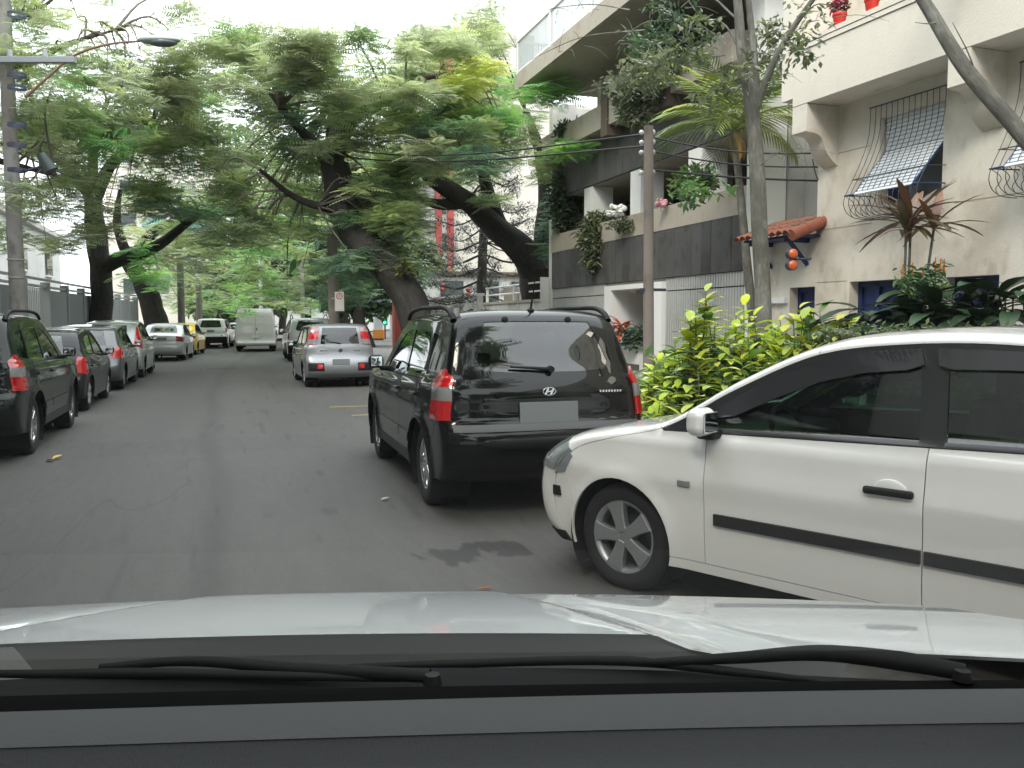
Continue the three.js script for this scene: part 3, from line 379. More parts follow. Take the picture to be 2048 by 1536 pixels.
{ // monkey-puzzle like conifer
  const t = thing('conifer', 'dark thin conifer with tiered drooping branches in front of the cream gable', 'tree'), o = at(960, 640, 41), base = V3(o.x, 0, o.z), r = rng(19), list = [], H = 13.5;
  part('trunk', tube([base, V3(o.x + .15, 5, o.z), V3(o.x + .5, H, o.z)], [.3, .22, .06], 10, .05, 2), barkDark, t);
  const tufts = [];
  for (let y = 2.3; y < H; y += .62) { const n = 6, L = (1 - (y / H) ** 2) * 2.6 + .5; for (let k = 0; k < n; k++) { const az = k / n * 6.28 + r() * 1.2, e = V3(o.x + .3 * y / H + Math.cos(az) * L, y - .5 + .35 * r(), o.z + Math.sin(az) * L), s = V3(o.x + .4 * y / H, y, o.z), m = s.clone().lerp(e, .55).add(V3(0, -.32, 0)); list.push(tube([s, m, e.clone().add(V3(0, .25, 0))], [.045, .03, .014], 5, 0, 1, 6)); for (let j = 0; j < 5; j++) { const p = m.clone().lerp(e, r()); tufts.push([p.x, p.y + .1, p.z, .25, .12, .25, 3, [[.012, .02, .012], [.018, .03, .015], [.025, .035, .02]]]); } } }
  part('branch', merge(list), barkDark, t, 'stuff'); crown(t, tufts, [leafTuft(9, 14, .2, .035)], 51, { tilt: .8, name: 'needles' }); shadows(t);
}
function roadTree(label, trunkPts, radii, limbs, clumps, seed, geos = FEATHERS, scale = 1.1) {
  const t = thing('street_tree', label, 'tree'); part('trunk', tube(trunkPts, radii, 14, .14, seed), barkDark, t); const forks = [];
  limbs.forEach(([pts, rad], i) => { limb(t, pts, rad, barkDark, seed + i + 1); forks.push(pts[pts.length - 1].clone(), pts[Math.floor(pts.length / 2)].clone()); });
  crown(t, clumps, geos, seed * 7, { tilt: .7, scale, flat: .05, lum: 4.0 }); branchwork(t, forks, clumps, seed + 50, barkTwig, .045, 1); shadows(t); return t;
}
roadTree('stout street tree with an upright trunk, rising from the pavement beside the grey panelled wall', [[-4.95, 0, -36.2], at(203, 640, 33.5), at(200, 540, 33.5), at(192, 460, 33.4), at(185, 390, 33)], [.55, .42, .4, .38, .3], [[[at(200, 540, 33.5), at(235, 520, 33.4), at(300, 500, 33), at(400, 425, 32)], [.3, .28, .22, .12]], [[at(188, 400, 33), at(230, 320, 31), at(300, 260, 29)], [.24, .18, .08]], [[at(186, 400, 33), at(130, 330, 31), at(60, 300, 29)], [.22, .16, .08]], [[at(186, 395, 33), at(190, 280, 31), at(215, 200, 30)], [.2, .15, .08]]],
  [...spread(321, 60, 150, 440, 320, 25, 30, 44, 30, [GREENS, FRESH, OLIVE, GREENS]), ...spread(322, 0, 230, 200, 520, 25, 31, 30, 30, [GREENS, OLIVE]), ...spread(323, 210, 310, 440, 430, 27, 32, 18, 22, [GREENS, DEEP]), ...spread(324, 320, 120, 440, 200, 24, 28, 8, 26, OLIVE), ...spread(325, 250, 480, 330, 580, 32, 34, 4, 16, FRESH)], 61);
roadTree('leafy tree with a dark trunk leaning away over the parked silver saloon', [[-3.3, 0, -49], at(312, 640, 46), at(290, 575, 46), at(258, 525, 45.5)], [.75, .6, .52, .42], [[[at(262, 530, 45.5), at(300, 470, 45), at(400, 420, 44)], [.34, .28, .12]], [[at(262, 530, 45.5), at(235, 450, 44), at(240, 380, 43)], [.3, .22, .1]]],
  [...spread(331, 260, 390, 540, 520, 41, 47, 30, 30, [GREENS, OLIVE, GREENS]), ...spread(332, 320, 470, 640, 630, 44, 58, 46, 22, [GREENS, GREENS, FRESH, OLIVE])], 71);
roadTree('light feathery tree overhanging the concrete lamp pole', [[-8.6, 0, -23.5], [-8.5, 3, -23.5], [-8.2, 6, -23.3], [-7.7, 9, -23]], [.42, .33, .28, .2], [[[V3(-7.8, 8.2, -23), at(40, 130, 22.7), at(130, 90, 22.7), at(230, 60, 22.7)], [.16, .1, .07, .03]], [[V3(-7.75, 8.6, -23), at(20, 40, 22.2), at(90, 10, 21.7)], [.14, .08, .03]], [[V3(-8.2, 6, -23.3), at(30, 330, 23), at(110, 350, 22.8)], [.12, .08, .04]]],
  [...spread(341, 0, 0, 290, 220, 21, 24, 34, 17, [OLIVE, OLIVE, GREENS], 50), ...spread(342, 290, 10, 400, 130, 23, 25, 7, 18, [GREENS, OLIVE]), ...spread(343, 0, 200, 120, 420, 21, 24, 14, 20, [GREENS, OLIVE])], 81, FEATHERS, .85);
{ const r = rng(555); for (const [i, [x, y, d, lab, pal, h]] of [[470, 600, 66, 'bushy tree with drooping foliage behind the white van', GREENS, 1], [545, 560, 78, 'dark round-crowned tree at the far bend, beside the white lamp pole', DEEP, 1.1], [610, 570, 70, 'bright green tree above the parked white estate', FRESH, 1], [735, 560, 46, 'dense dark green tree filling the gap beside the leaning trunk', DEEP, .95], [690, 440, 62, 'tall mid-green tree rising behind the speed sign post', GREENS, 1.4], [400, 560, 84, 'pale olive tree standing far down the street past the taxi', OLIVE, 1.1], [815, 560, 58, 'loose green tree in front of the red striped tower', GREENS, .6], [560, 430, 92, 'very tall green tree at the end of the street', GREENS, 1.9]].entries()) {
  const c = at(x, y, d), base = V3(c.x, 0, c.z), t = thing('street_tree', lab, 'tree'), H = Math.max(c.y, 2.5), R0 = 3.1 * h * (d > 80 ? 1.25 : 1);
  part('trunk', tube([base, V3(base.x + (r() - .5), H * .5, base.z), V3(c.x + (r() - .5) * 1.2, H, c.z)], [.42, .32, .16], 10, .12, 90 + i), barkDark, t);
  const cl = []; for (let k = 0; k < 9; k++) cl.push([c.x + (r() - .5) * R0 * 1.8, Math.max(1.6, c.y + (r() - .35) * R0 * 1.5), c.z + (r() - .5) * R0 * 1.4, R0 * .55, R0 * .4, R0 * .55, 120, pal]);
  crown(t, cl, i % 3 === 2 ? FEATHERS : TUFTS, 600 + i, { tilt: 1.2, scale: i % 3 === 2 ? 1.6 : 2.3, flat: .2, lum: 2.3 }); branchwork(t, [V3(c.x, H, c.z), V3(c.x, H * .6, c.z)], cl, 700 + i, barkDark, .07, 1); shadows(t); } }
{ // thin spotted street tree with bare twigs, right
  const t = thing('street_tree', 'slim lichen-spotted tree with bare twigs, rising out of the yellow-green shrub', 'tree');
  const P = (x, y, d = 12.3) => at(x, y, d);
  part('trunk', tube([[7.0, .1, -10.0], P(1527, 700, 11.9), P(1524, 560), P(1518, 430), P(1512, 300), P(1500, 190)], [.14, .118, .115, .115, .11, .105], 14, .06, 23), barkGrey, t);
  limb(t, [P(1503, 210), P(1484, 110), P(1476, 20), P(1470, -80)], [.09, .075, .065, .05], barkGrey, 24); limb(t, [P(1512, 205), P(1508, 120), P(1500, 30), P(1492, -60)], [.07, .055, .045, .035], barkGrey, 25); limb(t, [P(1510, 220), P(1545, 130, 12), P(1590, 50, 11.8), P(1640, -20, 11.6)], [.06, .048, .04, .03], barkGrey, 26);
  const r = rng(88), tw = []; const twig = (a, b, w = .016) => { const m = a.clone().lerp(b, .5).add(V3((r() - .5) * .3, .1 + r() * .2, (r() - .5) * .3)); tw.push(tube([a, m, b], [w, w * .65, w * .25], 5, 0, 1, 10)); for (let k = 0; k < 5; k++) { const s = a.clone().lerp(b, .25 + .7 * r()), e = s.clone().add(V3((r() - .5) * 1.1, (r() - .45) * .8, (r() - .5) * 1.0)); tw.push(tube([s, s.clone().lerp(e, .5).add(V3(0, .06, 0)), e], [w * .4, w * .3, w * .15], 4, 0, 1, 5)); } };
  twig(P(1484, 110), P(1380, 40), .02); twig(P(1400, 60), P(1230, 90, 12.6), .014); twig(P(1476, 40), P(1290, 0, 13), .02); twig(P(1450, 110, 12.4), P(1290, 180, 12.6), .014); twig(P(1320, 170, 12.6), P(1110, 200, 13.5), .012); twig(P(1290, 60, 13), P(1060, 120, 14), .012); twig(P(1260, 20, 13), P(1080, 20, 14), .012); twig(P(1590, 50, 11.8), P(1690, 30, 11.2), .012); twig(P(1508, 150), P(1560, 90, 12), .01); twig(P(1520, 330, 12.2), P(1640, 300, 11.6), .008); twig(P(1620, 350, 11.6), P(1590, 300, 11.5), .006);
  part('twig', merge(tw), barkGrey, t, 'stuff');
  crown(t, [px(1340, 110, 12.8, 60, 60, 60, GREENS), px(1310, 60, 13, 50, 50, 40, DEEP), px(1265, 150, 12.8, 50, 35, 36, OLIVE), px(1555, 80, 12.2, 25, 60, 40, OLIVE), px(1550, 140, 12.1, 25, 40, 24, GREENS), px(1400, 380, 12.2, 30, 30, 14, FRESH), px(1470, 170, 12.4, 30, 50, 26, OLIVE)], [leafTuft(15, 10, .1, .05)], 91, { scale: 1.1, tilt: 1.5, flat: 0, name: 'leaves' });
  shadows(t);
  const d = thing('street_tree', 'bare slanting trunk crossing in front of the balcony of the cream house', 'tree');
  const a = at(2048, 275, 9.2), b2 = at(1850, 5, 9.8), dir = a.clone().sub(b2), g = a.clone().addScaledVector(dir, a.y / -dir.y * 1.0); g.y = 0;
  part('trunk', tube([g, g.clone().lerp(a, .5).add(V3(.1, 0, .1)), a, at(1930, 135, 9.5), b2, at(1790, -90, 10)], [.14, .1, .088, .08, .07, .05], 12, .07, 33), barkGrey, d);
  const tv = []; for (const [s, e] of [[at(1955, 160, 9.5), at(1905, 45, 9.2)], [at(1880, 40, 9.7), at(1830, 45, 9.5)]]) tv.push(tube([s, s.clone().lerp(e, .5).add(V3(.05, -.02, 0)), e], [.012, .008, .003], 5, 0, 1, 8)); part('twig', merge(tv), barkGrey, d, 'stuff'); shadows(d);
}
// ---------- vehicles ----------
// A body is two sheets: the strip over the top (centre profile P to side edge Q, rounded across) and the side sheet z = width(x, y). Panels are outlines cut out of these sheets, each with a returned edge.
function spline(pts, k) {     // cubic through points by index; k: column offset; sharp corners where pts[i][4] is set
  const n = pts.length, X = pts.map(p => p[k]), Y = pts.map(p => p[k + 1]);
  const d = [0]; for (let i = 1; i < n; i++) d.push(d[i - 1] + Math.hypot(X[i] - X[i - 1], Y[i] - Y[i - 1]) + 1e-6);
  const tan = (A, i, side) => { if (pts[i][4]) { const j = side > 0 ? i : i - 1; return (A[j + 1] - A[j]) / (d[j + 1] - d[j]); } if (i === 0) return (A[1] - A[0]) / (d[1] - d[0]); if (i === n - 1) return (A[n - 1] - A[n - 2]) / (d[n - 1] - d[n - 2]); const h0 = d[i] - d[i - 1], h1 = d[i + 1] - d[i]; return ((A[i] - A[i - 1]) / h0 * h1 + (A[i + 1] - A[i]) / h1 * h0) / (h0 + h1); };
  return s => { s = clamp(s, 0, n - 1); const i = Math.min(n - 2, Math.floor(s)), t = s - i, h = d[i + 1] - d[i], t2 = t * t, t3 = t2 * t; const f = A => (2 * t3 - 3 * t2 + 1) * A[i] + (t3 - 2 * t2 + t) * h * tan(A, i, 1) + (-2 * t3 + 3 * t2) * A[i + 1] + (t3 - t2) * h * tan(A, i + 1, -1); return [f(X), f(Y)]; };
}
function clipTo(poly, ax, v, keepAbove) {
  const out = []; for (let i = 0; i < poly.length; i++) { const a = poly[i], b = poly[(i + 1) % poly.length], ia = keepAbove ? a[ax] >= v : a[ax] <= v, ib = keepAbove ? b[ax] >= v : b[ax] <= v; if (ia) out.push(a); if (ia !== ib) { const t = (v - a[ax]) / (b[ax] - a[ax]); out.push([lerp(a[0], b[0], t), lerp(a[1], b[1], t)]); } } return out;
}
const area = p => { let s = 0; for (let i = 0; i < p.length; i++) { const a = p[i], b = p[(i + 1) % p.length]; s += a[0] * b[1] - b[0] * a[1]; } return s / 2; };
function inset(poly, d) { const s = area(poly) > 0 ? 1 : -1, n = poly.length; return poly.map((p, i) => { const a = poly[(i + n - 1) % n], b = poly[(i + 1) % n]; let e1 = [p[0] - a[0], p[1] - a[1]], e2 = [b[0] - p[0], b[1] - p[1]]; const l1 = Math.hypot(...e1) || 1e-9, l2 = Math.hypot(...e2) || 1e-9; const nx = -(e1[1] / l1 + e2[1] / l2), ny = e1[0] / l1 + e2[0] / l2, q = Math.hypot(nx, ny) || 1, c = Math.max(.45, q / 2); return [p[0] + s * nx / q * d / c, p[1] + s * ny / q * d / c]; }); }
function patch(poly, ca, cb, map, out, { off = 0, skirt = .014, gap = .0022, holes = [] } = {}) {
  if (gap) poly = inset(poly, gap);
  const pos = [], nor = [], uvs = [], idx = [], e = .0015;
  const M = (a, b) => map(a, b), N = (a, b) => { const p = M(a, b), q = M(a + e, b), r = M(a, b + e), q0 = M(a - e, b), r0 = M(a, b - e); let n = V3(q[0] - q0[0], q[1] - q0[1], q[2] - q0[2]).cross(V3(r[0] - r0[0], r[1] - r0[1], r[2] - r0[2])); if (n.lengthSq() < 1e-20) n = V3(...out(p)); n.normalize(); const o = out(p); if (n.x * o[0] + n.y * o[1] + n.z * o[2] < 0) n.negate(); return [p, n]; };
  const put = (a, b) => { const [p, n] = N(a, b); pos.push(p[0] + n.x * off, p[1] + n.y * off, p[2] + n.z * off); nor.push(n.x, n.y, n.z); uvs.push(p[0] + p[2] * .37, p[1] + p[2] * .2); return pos.length / 3 - 1; };
  const tri = (i, j, k) => { const A = V3().fromArray(pos, i * 3), B = V3().fromArray(pos, j * 3), Cc = V3().fromArray(pos, k * 3), f = B.clone().sub(A).cross(Cc.clone().sub(A)); const n = V3(nor[i * 3] + nor[j * 3] + nor[k * 3], nor[i * 3 + 1] + nor[j * 3 + 1] + nor[k * 3 + 1], nor[i * 3 + 2] + nor[j * 3 + 2] + nor[k * 3 + 2]); f.dot(n) < 0 ? idx.push(i, k, j) : idx.push(i, j, k); };
  let a0 = 1e9, a1 = -1e9, b0 = 1e9, b1 = -1e9; for (const p of poly) { a0 = Math.min(a0, p[0]); a1 = Math.max(a1, p[0]); b0 = Math.min(b0, p[1]); b1 = Math.max(b1, p[1]); }
  const loops = [poly, ...holes], na = Math.max(1, Math.ceil((a1 - a0) / ca)), nb = Math.max(1, Math.ceil((b1 - b0) / cb)), cuts = [];
  for (let i = 0; i <= na; i++) cuts.push(lerp(a0, a1, i / na)); for (const l of loops) for (const p of l) cuts.push(p[0]);
  cuts.sort((p, r) => p - r);
  for (let i = 0; i + 1 < cuts.length; i++) {
    const lo = cuts[i], hi = cuts[i + 1], mid = (lo + hi) / 2; if (hi - lo < 1e-6) continue;
    const es = []; for (const l of loops) for (let k = 0; k < l.length; k++) { const p = l[k], r = l[(k + 1) % l.length]; if ((p[0] < mid) === (r[0] < mid)) continue; const f = v => lerp(p[1], r[1], (v - p[0]) / (r[0] - p[0])); es.push([f(mid), f(lo), f(hi)]); }
    es.sort((p, r) => p[0] - r[0]);
    for (let k = 0; k + 1 < es.length; k += 2) {
      const lw = es[k], up = es[k + 1], bl = Math.min(lw[1], lw[2]), bh = Math.max(up[1], up[2]), quad = [[lo, lw[1]], [hi, lw[2]], [hi, up[2]], [lo, up[1]]];
      const j0 = Math.max(0, Math.floor((bl - b0) / (b1 - b0) * nb)), j1 = Math.min(nb - 1, Math.floor((bh - b0) / (b1 - b0) * nb));
      for (let j = j0; j <= j1; j++) {
        let c = quad; if (j > j0) c = clipTo(c, 1, lerp(b0, b1, j / nb), true); if (j < j1 && c.length > 2) c = clipTo(c, 1, lerp(b0, b1, (j + 1) / nb), false);
        const u = []; for (const p of c) { const l = u[u.length - 1]; if (!l || Math.abs(l[0] - p[0]) + Math.abs(l[1] - p[1]) > 1e-7) u.push(p); } if (u.length < 3) continue;
        const ids = u.map(p => put(p[0], p[1])); for (let m = 1; m + 1 < ids.length; m++) tri(ids[0], ids[m], ids[m + 1]);
      }
    }
  }
  if (skirt) {
    for (const poly of loops) for (let i = 0; i < poly.length; i++) {
      const a = poly[i], b = poly[(i + 1) % poly.length], m = Math.max(1, Math.ceil(Math.max(Math.abs(b[0] - a[0]) / ca, Math.abs(b[1] - a[1]) / cb)));
      for (let k = 0; k < m; k++) {
        const A = N(lerp(a[0], b[0], k / m), lerp(a[1], b[1], k / m)), B = N(lerp(a[0], b[0], (k + 1) / m), lerp(a[1], b[1], (k + 1) / m));
        const f = (q, o) => V3(...q[0]).addScaledVector(q[1], o), q = [f(A, off), f(B, off), f(B, off - skirt), f(A, off - skirt)], fn = q[1].clone().sub(q[0]).cross(q[3].clone().sub(q[0])).normalize(), base = pos.length / 3;
        for (const v of q) { pos.push(v.x, v.y, v.z); nor.push(fn.x, fn.y, fn.z); uvs.push(0, 0); } idx.push(base, base + 1, base + 2, base, base + 2, base + 3);
      }
    }
  }
  const g = new THREE.BufferGeometry(); g.setAttribute('position', new THREE.Float32BufferAttribute(pos, 3)); g.setAttribute('normal', new THREE.Float32BufferAttribute(nor, 3)); g.setAttribute('uv', new THREE.Float32BufferAttribute(uvs, 2)); g.setIndex(idx); return g;
}
function lathe(pts, seg = 40) { const g = new THREE.LatheGeometry(pts.map(p => new THREE.Vector2(p[0], p[1])), seg); g.rotateX(Math.PI / 2); return g; }   // axis along z
const rubber = mat(.013, .013, .014, .85), wellMat = mat(.008, .008, .009, .95), trimBlack = phys(.014, .014, .015, .6, { specularIntensity: .4 }), alloy = mat(.42, .43, .44, .32, .85), alloyBright = mat(.6, .61, .62, .18, 1), hubGrey = mat(.3, .31, .32, .45, .4), discMat = mat(.1, .1, .1, .5, .7);
const wheelParts = {};
function wheelGeo(R, rimR, width, style) {
  const key = [R, rimR, width, style].join(); if (wheelParts[key]) return wheelParts[key];
  const h = width / 2, tyre = lathe([[rimR - .012, -h * .8], [rimR + .01, -h * .97], [lerp(rimR, R, .45), -h], [R - .03, -h * .94], [R - .008, -h * .72], [R, -h * .45], [R, -h * .2], [R - .007, -h * .18], [R - .007, -h * .12], [R, -h * .1], [R, h * .1], [R - .007, h * .12], [R - .007, h * .18], [R, h * .2], [R, h * .45], [R - .008, h * .72], [R - .03, h * .94], [lerp(rimR, R, .45), h], [rimR + .01, h * .97], [rimR - .012, h * .8]], 48);
  const list = [lathe([[rimR - .035, -h * .7], [rimR - .035, h * .55], [rimR - .02, h * .8], [rimR + .004, h * .9], [rimR + .004, h * .82], [rimR - .01, h * .7]], 40)];
  if (style === 'cover') { list.push(lathe([[0, h * .98], [rimR * .3, h * .96], [rimR * .62, h * .8], [rimR * .96, h * .78]], 40)); for (let k = 0; k < 7; k++) { const s = new THREE.Shape(); s.moveTo(-.022, .08); s.lineTo(.022, .08); s.lineTo(.03, rimR * .92); s.lineTo(-.03, rimR * .92); const g = new THREE.ExtrudeGeometry(s, { depth: .02, bevelEnabled: true, bevelSize: .006, bevelThickness: .006, bevelSegments: 2, steps: 1 }); g.translate(0, 0, h * .8); g.rotateZ(k / 7 * Math.PI * 2); list.push(g); } }
  else {
    const n = style === 'six' ? 6 : 5, w0 = style === 'polo' ? .028 : .034, w1 = style === 'polo' ? .05 : .03;
    for (let k = 0; k < n; k++) { const s = new THREE.Shape(); s.moveTo(-w0, .03); s.lineTo(w0, .03); s.quadraticCurveTo(w0 * .85, rimR * .5, w1, rimR - .02); s.lineTo(-w1, rimR - .02); s.quadraticCurveTo(-w0 * .85, rimR * .5, -w0, .03); const g = new THREE.ExtrudeGeometry(s, { depth: .025, bevelEnabled: true, bevelSize: .007, bevelThickness: .012, bevelSegments: 3, steps: 1, curveSegments: 8 }); g.translate(0, 0, h * .55); g.rotateZ(k / n * Math.PI * 2 + .3); list.push(g); }
    list.push(lathe([[0, h * .86], [.03, h * .86], [.05, h * .8], [.062, h * .6], [.062, h * .3]], 28));
    for (let k = 0; k < 5; k++) { const b = new THREE.CylinderGeometry(.008, .008, .012, 8); b.rotateX(Math.PI / 2); b.translate(Math.cos(k * 1.2566 + .9) * .046, Math.sin(k * 1.2566 + .9) * .046, h * .83); list.push(b); }
  }
  return wheelParts[key] = { tyre, rim: merge(list), disc: lathe([[0, -h * .2], [rimR * .78, -h * .2], [rimR * .78, 0], [rimR * .3, 0], [rimR * .3, h * .2], [0, h * .2]], 32) };
}
function arc(xc, yc, r, a0, a1, n = 14) { const o = []; for (let i = 0; i <= n; i++) { const a = lerp(a0, a1, i / n) * Math.PI / 180; o.push([xc + r * Math.cos(a), yc + r * Math.sin(a)]); } return o; }
const line = (f, x0, x1, n = 8) => Array.from({ length: n + 1 }, (_, i) => { const x = lerp(x0, x1, i / n); return [x, f(x)]; });

function makeCar(S, label, category, [x, y, z], turn, group, name = 'car') {
  const car = thing(name, label, category, [x, y, z], turn, group);
  car.rotation.order = 'YXZ'; if (S.pitch) car.rotation.z = S.pitch;
  const P = spline(S.prof, 0), Q = spline(S.prof, 2), Lf = S.prof.reduce((m, p) => Math.max(m, p[0]), 0), Lr = S.prof.reduce((m, p) => Math.min(m, p[0]), 0);
  const belt = S.belt, { hw, xF, xR, ra, R } = S, ym = S.ym ?? .62;
  const zs = (x, y) => {
    const yb = belt(x), fr = Math.max(0, (x / Lf - .45) / .55), rr = Math.max(0, (x / Lr - .5) / .5);
    let w = hw * (1 - (S.kf ?? .09) * fr ** 2.2 - (S.kr ?? .06) * rr ** 2.2);
    if (y < ym) w -= (S.tuck ?? .07) * ((ym - y) / ym) ** 2; else w -= .018 * Math.min(1, (y - ym) / (yb - ym)) ** 2;
    w -= (S.lip ?? .022) * sstep(yb - .075, yb - .004, y) ** 1.5;
    if (y > yb) w -= (S.shoulder ?? .016) * sstep(0, .035, y - yb) + (S.tumble ?? .2) * (y - yb) + (S.tumble2 ?? 0) * (y - yb) ** 2;
    if (S.crease) w += .012 * Math.max(0, 1 - Math.abs(y - S.crease - (S.creaseK ?? 0) * x) / .11);
    for (const wx of [xF, xR]) { const d = Math.hypot(x - wx, y - R); w += (S.flare ?? .014) * Math.exp(-(((d - ra) / .05) ** 2)) * (y > R * .7 ? 1 : .5); }
    return w;
  };
  const pw = s => { if (typeof S.p === 'number') return S.p; const a = S.p, i = Math.min(a.length - 2, Math.max(0, Math.floor(s))); return lerp(a[i], a[i + 1], clamp(s - i)); };
  const strip = (s, t) => {
    const u0 = Math.abs(t), p = pw(s), A = P(s), B = Q(s); let u, v;
    const rr = f => (Math.abs(Math.cos(f)) ** p + Math.abs(Math.sin(f)) ** p) ** (-1 / p), f0 = .74;
    if (u0 <= .75) { u = u0 / .75 * rr(f0) * Math.sin(f0); v = (1 - u ** p) ** (1 / p); } else { const f = lerp(f0, Math.PI / 2, Math.min(1, (u0 - .75) / .25)); u = rr(f) * Math.sin(f); v = rr(f) * Math.cos(f); }
    const k = 1 - v, X = lerp(A[0], B[0], k), Y = lerp(A[1], B[1], k); return [X, Y, Math.sign(t) * u * zs(X, Y)];
  };
  const outS = p => [p[0] - clamp(p[0], Lr + .75, Lf - .75), (p[1] - .75) * .8, p[2] * .25];
  const sheet = sd => [(x, y) => [x, y, sd * zs(x, y)], () => [0, 0, sd]];
  const q = (a, b, n) => { n = n || Math.max(2, Math.ceil(Math.abs(b - a) * 5)); return Array.from({ length: n + 1 }, (_, i) => Q(lerp(a, b, i / n))); };
  const rect = (s0, s1, t0, t1) => { const o = [], n = Math.max(2, Math.ceil((s1 - s0) * 4)); for (let i = 0; i <= n; i++) o.push([lerp(s0, s1, i / n), t0]); for (let i = 0; i <= 12; i++) o.push([s1, lerp(t0, t1, i / 12)]); for (let i = n; i >= 0; i--) o.push([lerp(s0, s1, i / n), t1]); for (let i = 12; i >= 0; i--) o.push([s0, lerp(t0, t1, i / 12)]); return o; };
  const { FB, CW, WT, RE, GB, BB } = S.s, END = S.prof.length - 1, paint = S.paint, cell = S.cell ?? .07, CS = S.cs ?? .25, CT = S.ct ?? .08;
  const topPart = (n, poly, m, o) => part(n, patch(poly, CS, CT, strip, outS, o), m, car);
  const sidePart = (n, poly, m, o) => [1, -1].map(sd => part(n, patch(poly, cell, cell, ...sheet(sd), o), m, car));
  const bumpMat = S.bumperMat || paint, ys = S.ysill, yb0 = S.ybot, Rr = ra;
  // strip panels
  topPart('front_bumper', rect(0, FB, -1, 1), bumpMat);
  topPart('bonnet', rect(FB, CW, -1, 1), paint);
  const gl = S.glassT ?? .66, ws = [[CW + .12, -gl - .05], [CW + .12, gl + .05], [WT - .1, gl], [WT - .1, -gl]];
  const dens = p => { const o = []; for (let i = 0; i < p.length; i++) { const a = p[i], b = p[(i + 1) % p.length]; for (let k = 0; k < 8; k++) o.push([lerp(a[0], b[0], k / 8), lerp(a[1], b[1], k / 8)]); } return o; };
  topPart('windscreen_frame', rect(CW, WT, -1, 1), paint, { holes: [dens(ws)] });
  topPart('windscreen', dens(ws), S.glassFront || S.glass, { off: -.006, skirt: 0 });
  topPart('roof', rect(WT, RE, -1, 1), S.roofMat || paint);
  const rw = S.rearGlass ? dens(S.rearGlass) : null;
  if (S.doorSplit) { for (const sd of [-1, 1]) part('rear_door', patch(rect(RE, BB, sd < 0 ? -1 : .003, sd < 0 ? -.003 : 1), CS, CT, strip, outS), paint, car); }
  else topPart('tailgate', rect(RE, BB, -1, 1), paint, { holes: rw ? [rw] : [] });
  if (rw) { topPart('rear_window', rw, S.glassRear || S.glass, { off: -.005, skirt: 0 }); }
  topPart('rear_bumper', rect(BB, END, -1, 1), bumpMat);
  // side panels
  const a = S.seamF ?? 22, b = S.seamR ?? 158, fArc = (a0, a1, n) => arc(xF, R, Rr, a0, a1, n), rArc = (a0, a1, n) => arc(xR, R, Rr, a0, a1, n);
  const lowA = Math.asin(clamp((yb0 + .02 - R) / Rr, -1, 1)) * 180 / Math.PI, silA = Math.asin(clamp((ys - R) / Rr, -1, 1)) * 180 / Math.PI;
  sidePart('front_bumper', [...fArc(a, lowA, 8), ...q(0, FB)], bumpMat);
  const qx = s => Q(s), beltA = S.xA;
  sidePart('front_wing', [[S.xd0, ys], ...fArc(180 - silA, a, 18), ...q(FB, CW), [beltA, belt(beltA)], ...(S.xd0 < beltA - .02 ? [[S.xd0 + .02, belt(S.xd0)]] : []), [S.xd0, belt(S.xd0) - .04]], paint);
  const doorTop = (x0, x1) => line(belt, x0, x1, 8);
  const doors = [sidePart('front_door', [...line(() => ys, S.xd1 ?? S.xd2, S.xd0, 8), ...doorTop(S.xd0, S.xd1 ?? S.xd2)], paint)];
  const cutA = Math.acos(clamp((S.xd2 - xR) / (Rr + .0), -1, 1)) * 180 / Math.PI;
  const rearEdge = S.xd2 < xR + Rr ? rArc(silA, Math.min(cutA, 88), 8) : [[S.xd2, ys]];
  if (S.xd1 !== undefined) doors.push(sidePart('rear_door', [[S.xd1, ys], ...rearEdge, ...doorTop(S.xd2, S.xd1)], paint));
  const endA = S.xd2 < xR + Rr ? Math.min(cutA, 88) : silA;
  sidePart('rear_wing', [...(S.xd2 < xR + Rr ? [] : [[S.xd2, ys]]), ...rArc(endA, b, 14), ...q(BB, S.sG), ...S.cPillar, [S.xd2, belt(S.xd2)]], paint);
  sidePart('rear_bumper', [...rArc(b, 180 - lowA, 8), ...q(END, BB)], bumpMat);
  sidePart('sill', [...rArc(lowA, silA, 3), ...fArc(180 - silA, 180 - lowA, 3)], S.sillMat || paint);
  // glasshouse: belt, rear edge, roof edge
  const G = [...line(belt, beltA, S.cPillar[S.cPillar.length - 1][0] < S.xd2 ? S.xd2 : S.xd2, 10), ...S.cPillar.slice().reverse(), ...q(S.sG, CW)];
  if (S.windows.length) {
    sidePart('window_frame', G, S.frameMat || trimBlack, { skirt: .02, holes: S.windows });
    for (const w of S.windows) sidePart('side_window', w, S.glass, { off: -.008, skirt: 0, gap: 0 });
  } else sidePart('body_side', G, paint);
  // dark inner body under the panel gaps, wheel wells and floor
  const inn = { off: -.02, skirt: 0, gap: 0 }, list = [];
  list.push(patch(rect(0, CW, -1, 1), CS * 2, CT * 2, strip, outS, inn), patch(rect(rw ? GB + .1 : RE, END, -1, 1), CS * 2, CT * 2, strip, outS, inn));
  const low = [...fArc(180 - lowA, lowA, 24), ...q(0, CW), ...line(belt, beltA, S.xd2, 8), ...(S.windows.length ? [[S.xd2, belt(S.xd2)]] : []), ...q(GB, END), ...rArc(180 - lowA, lowA, 24)];
  for (const sd of [1, -1]) list.push(patch(low, .15, .15, ...sheet(sd), inn));
  part('inner_body', merge(list), wellMat, car);
  const wl = [];
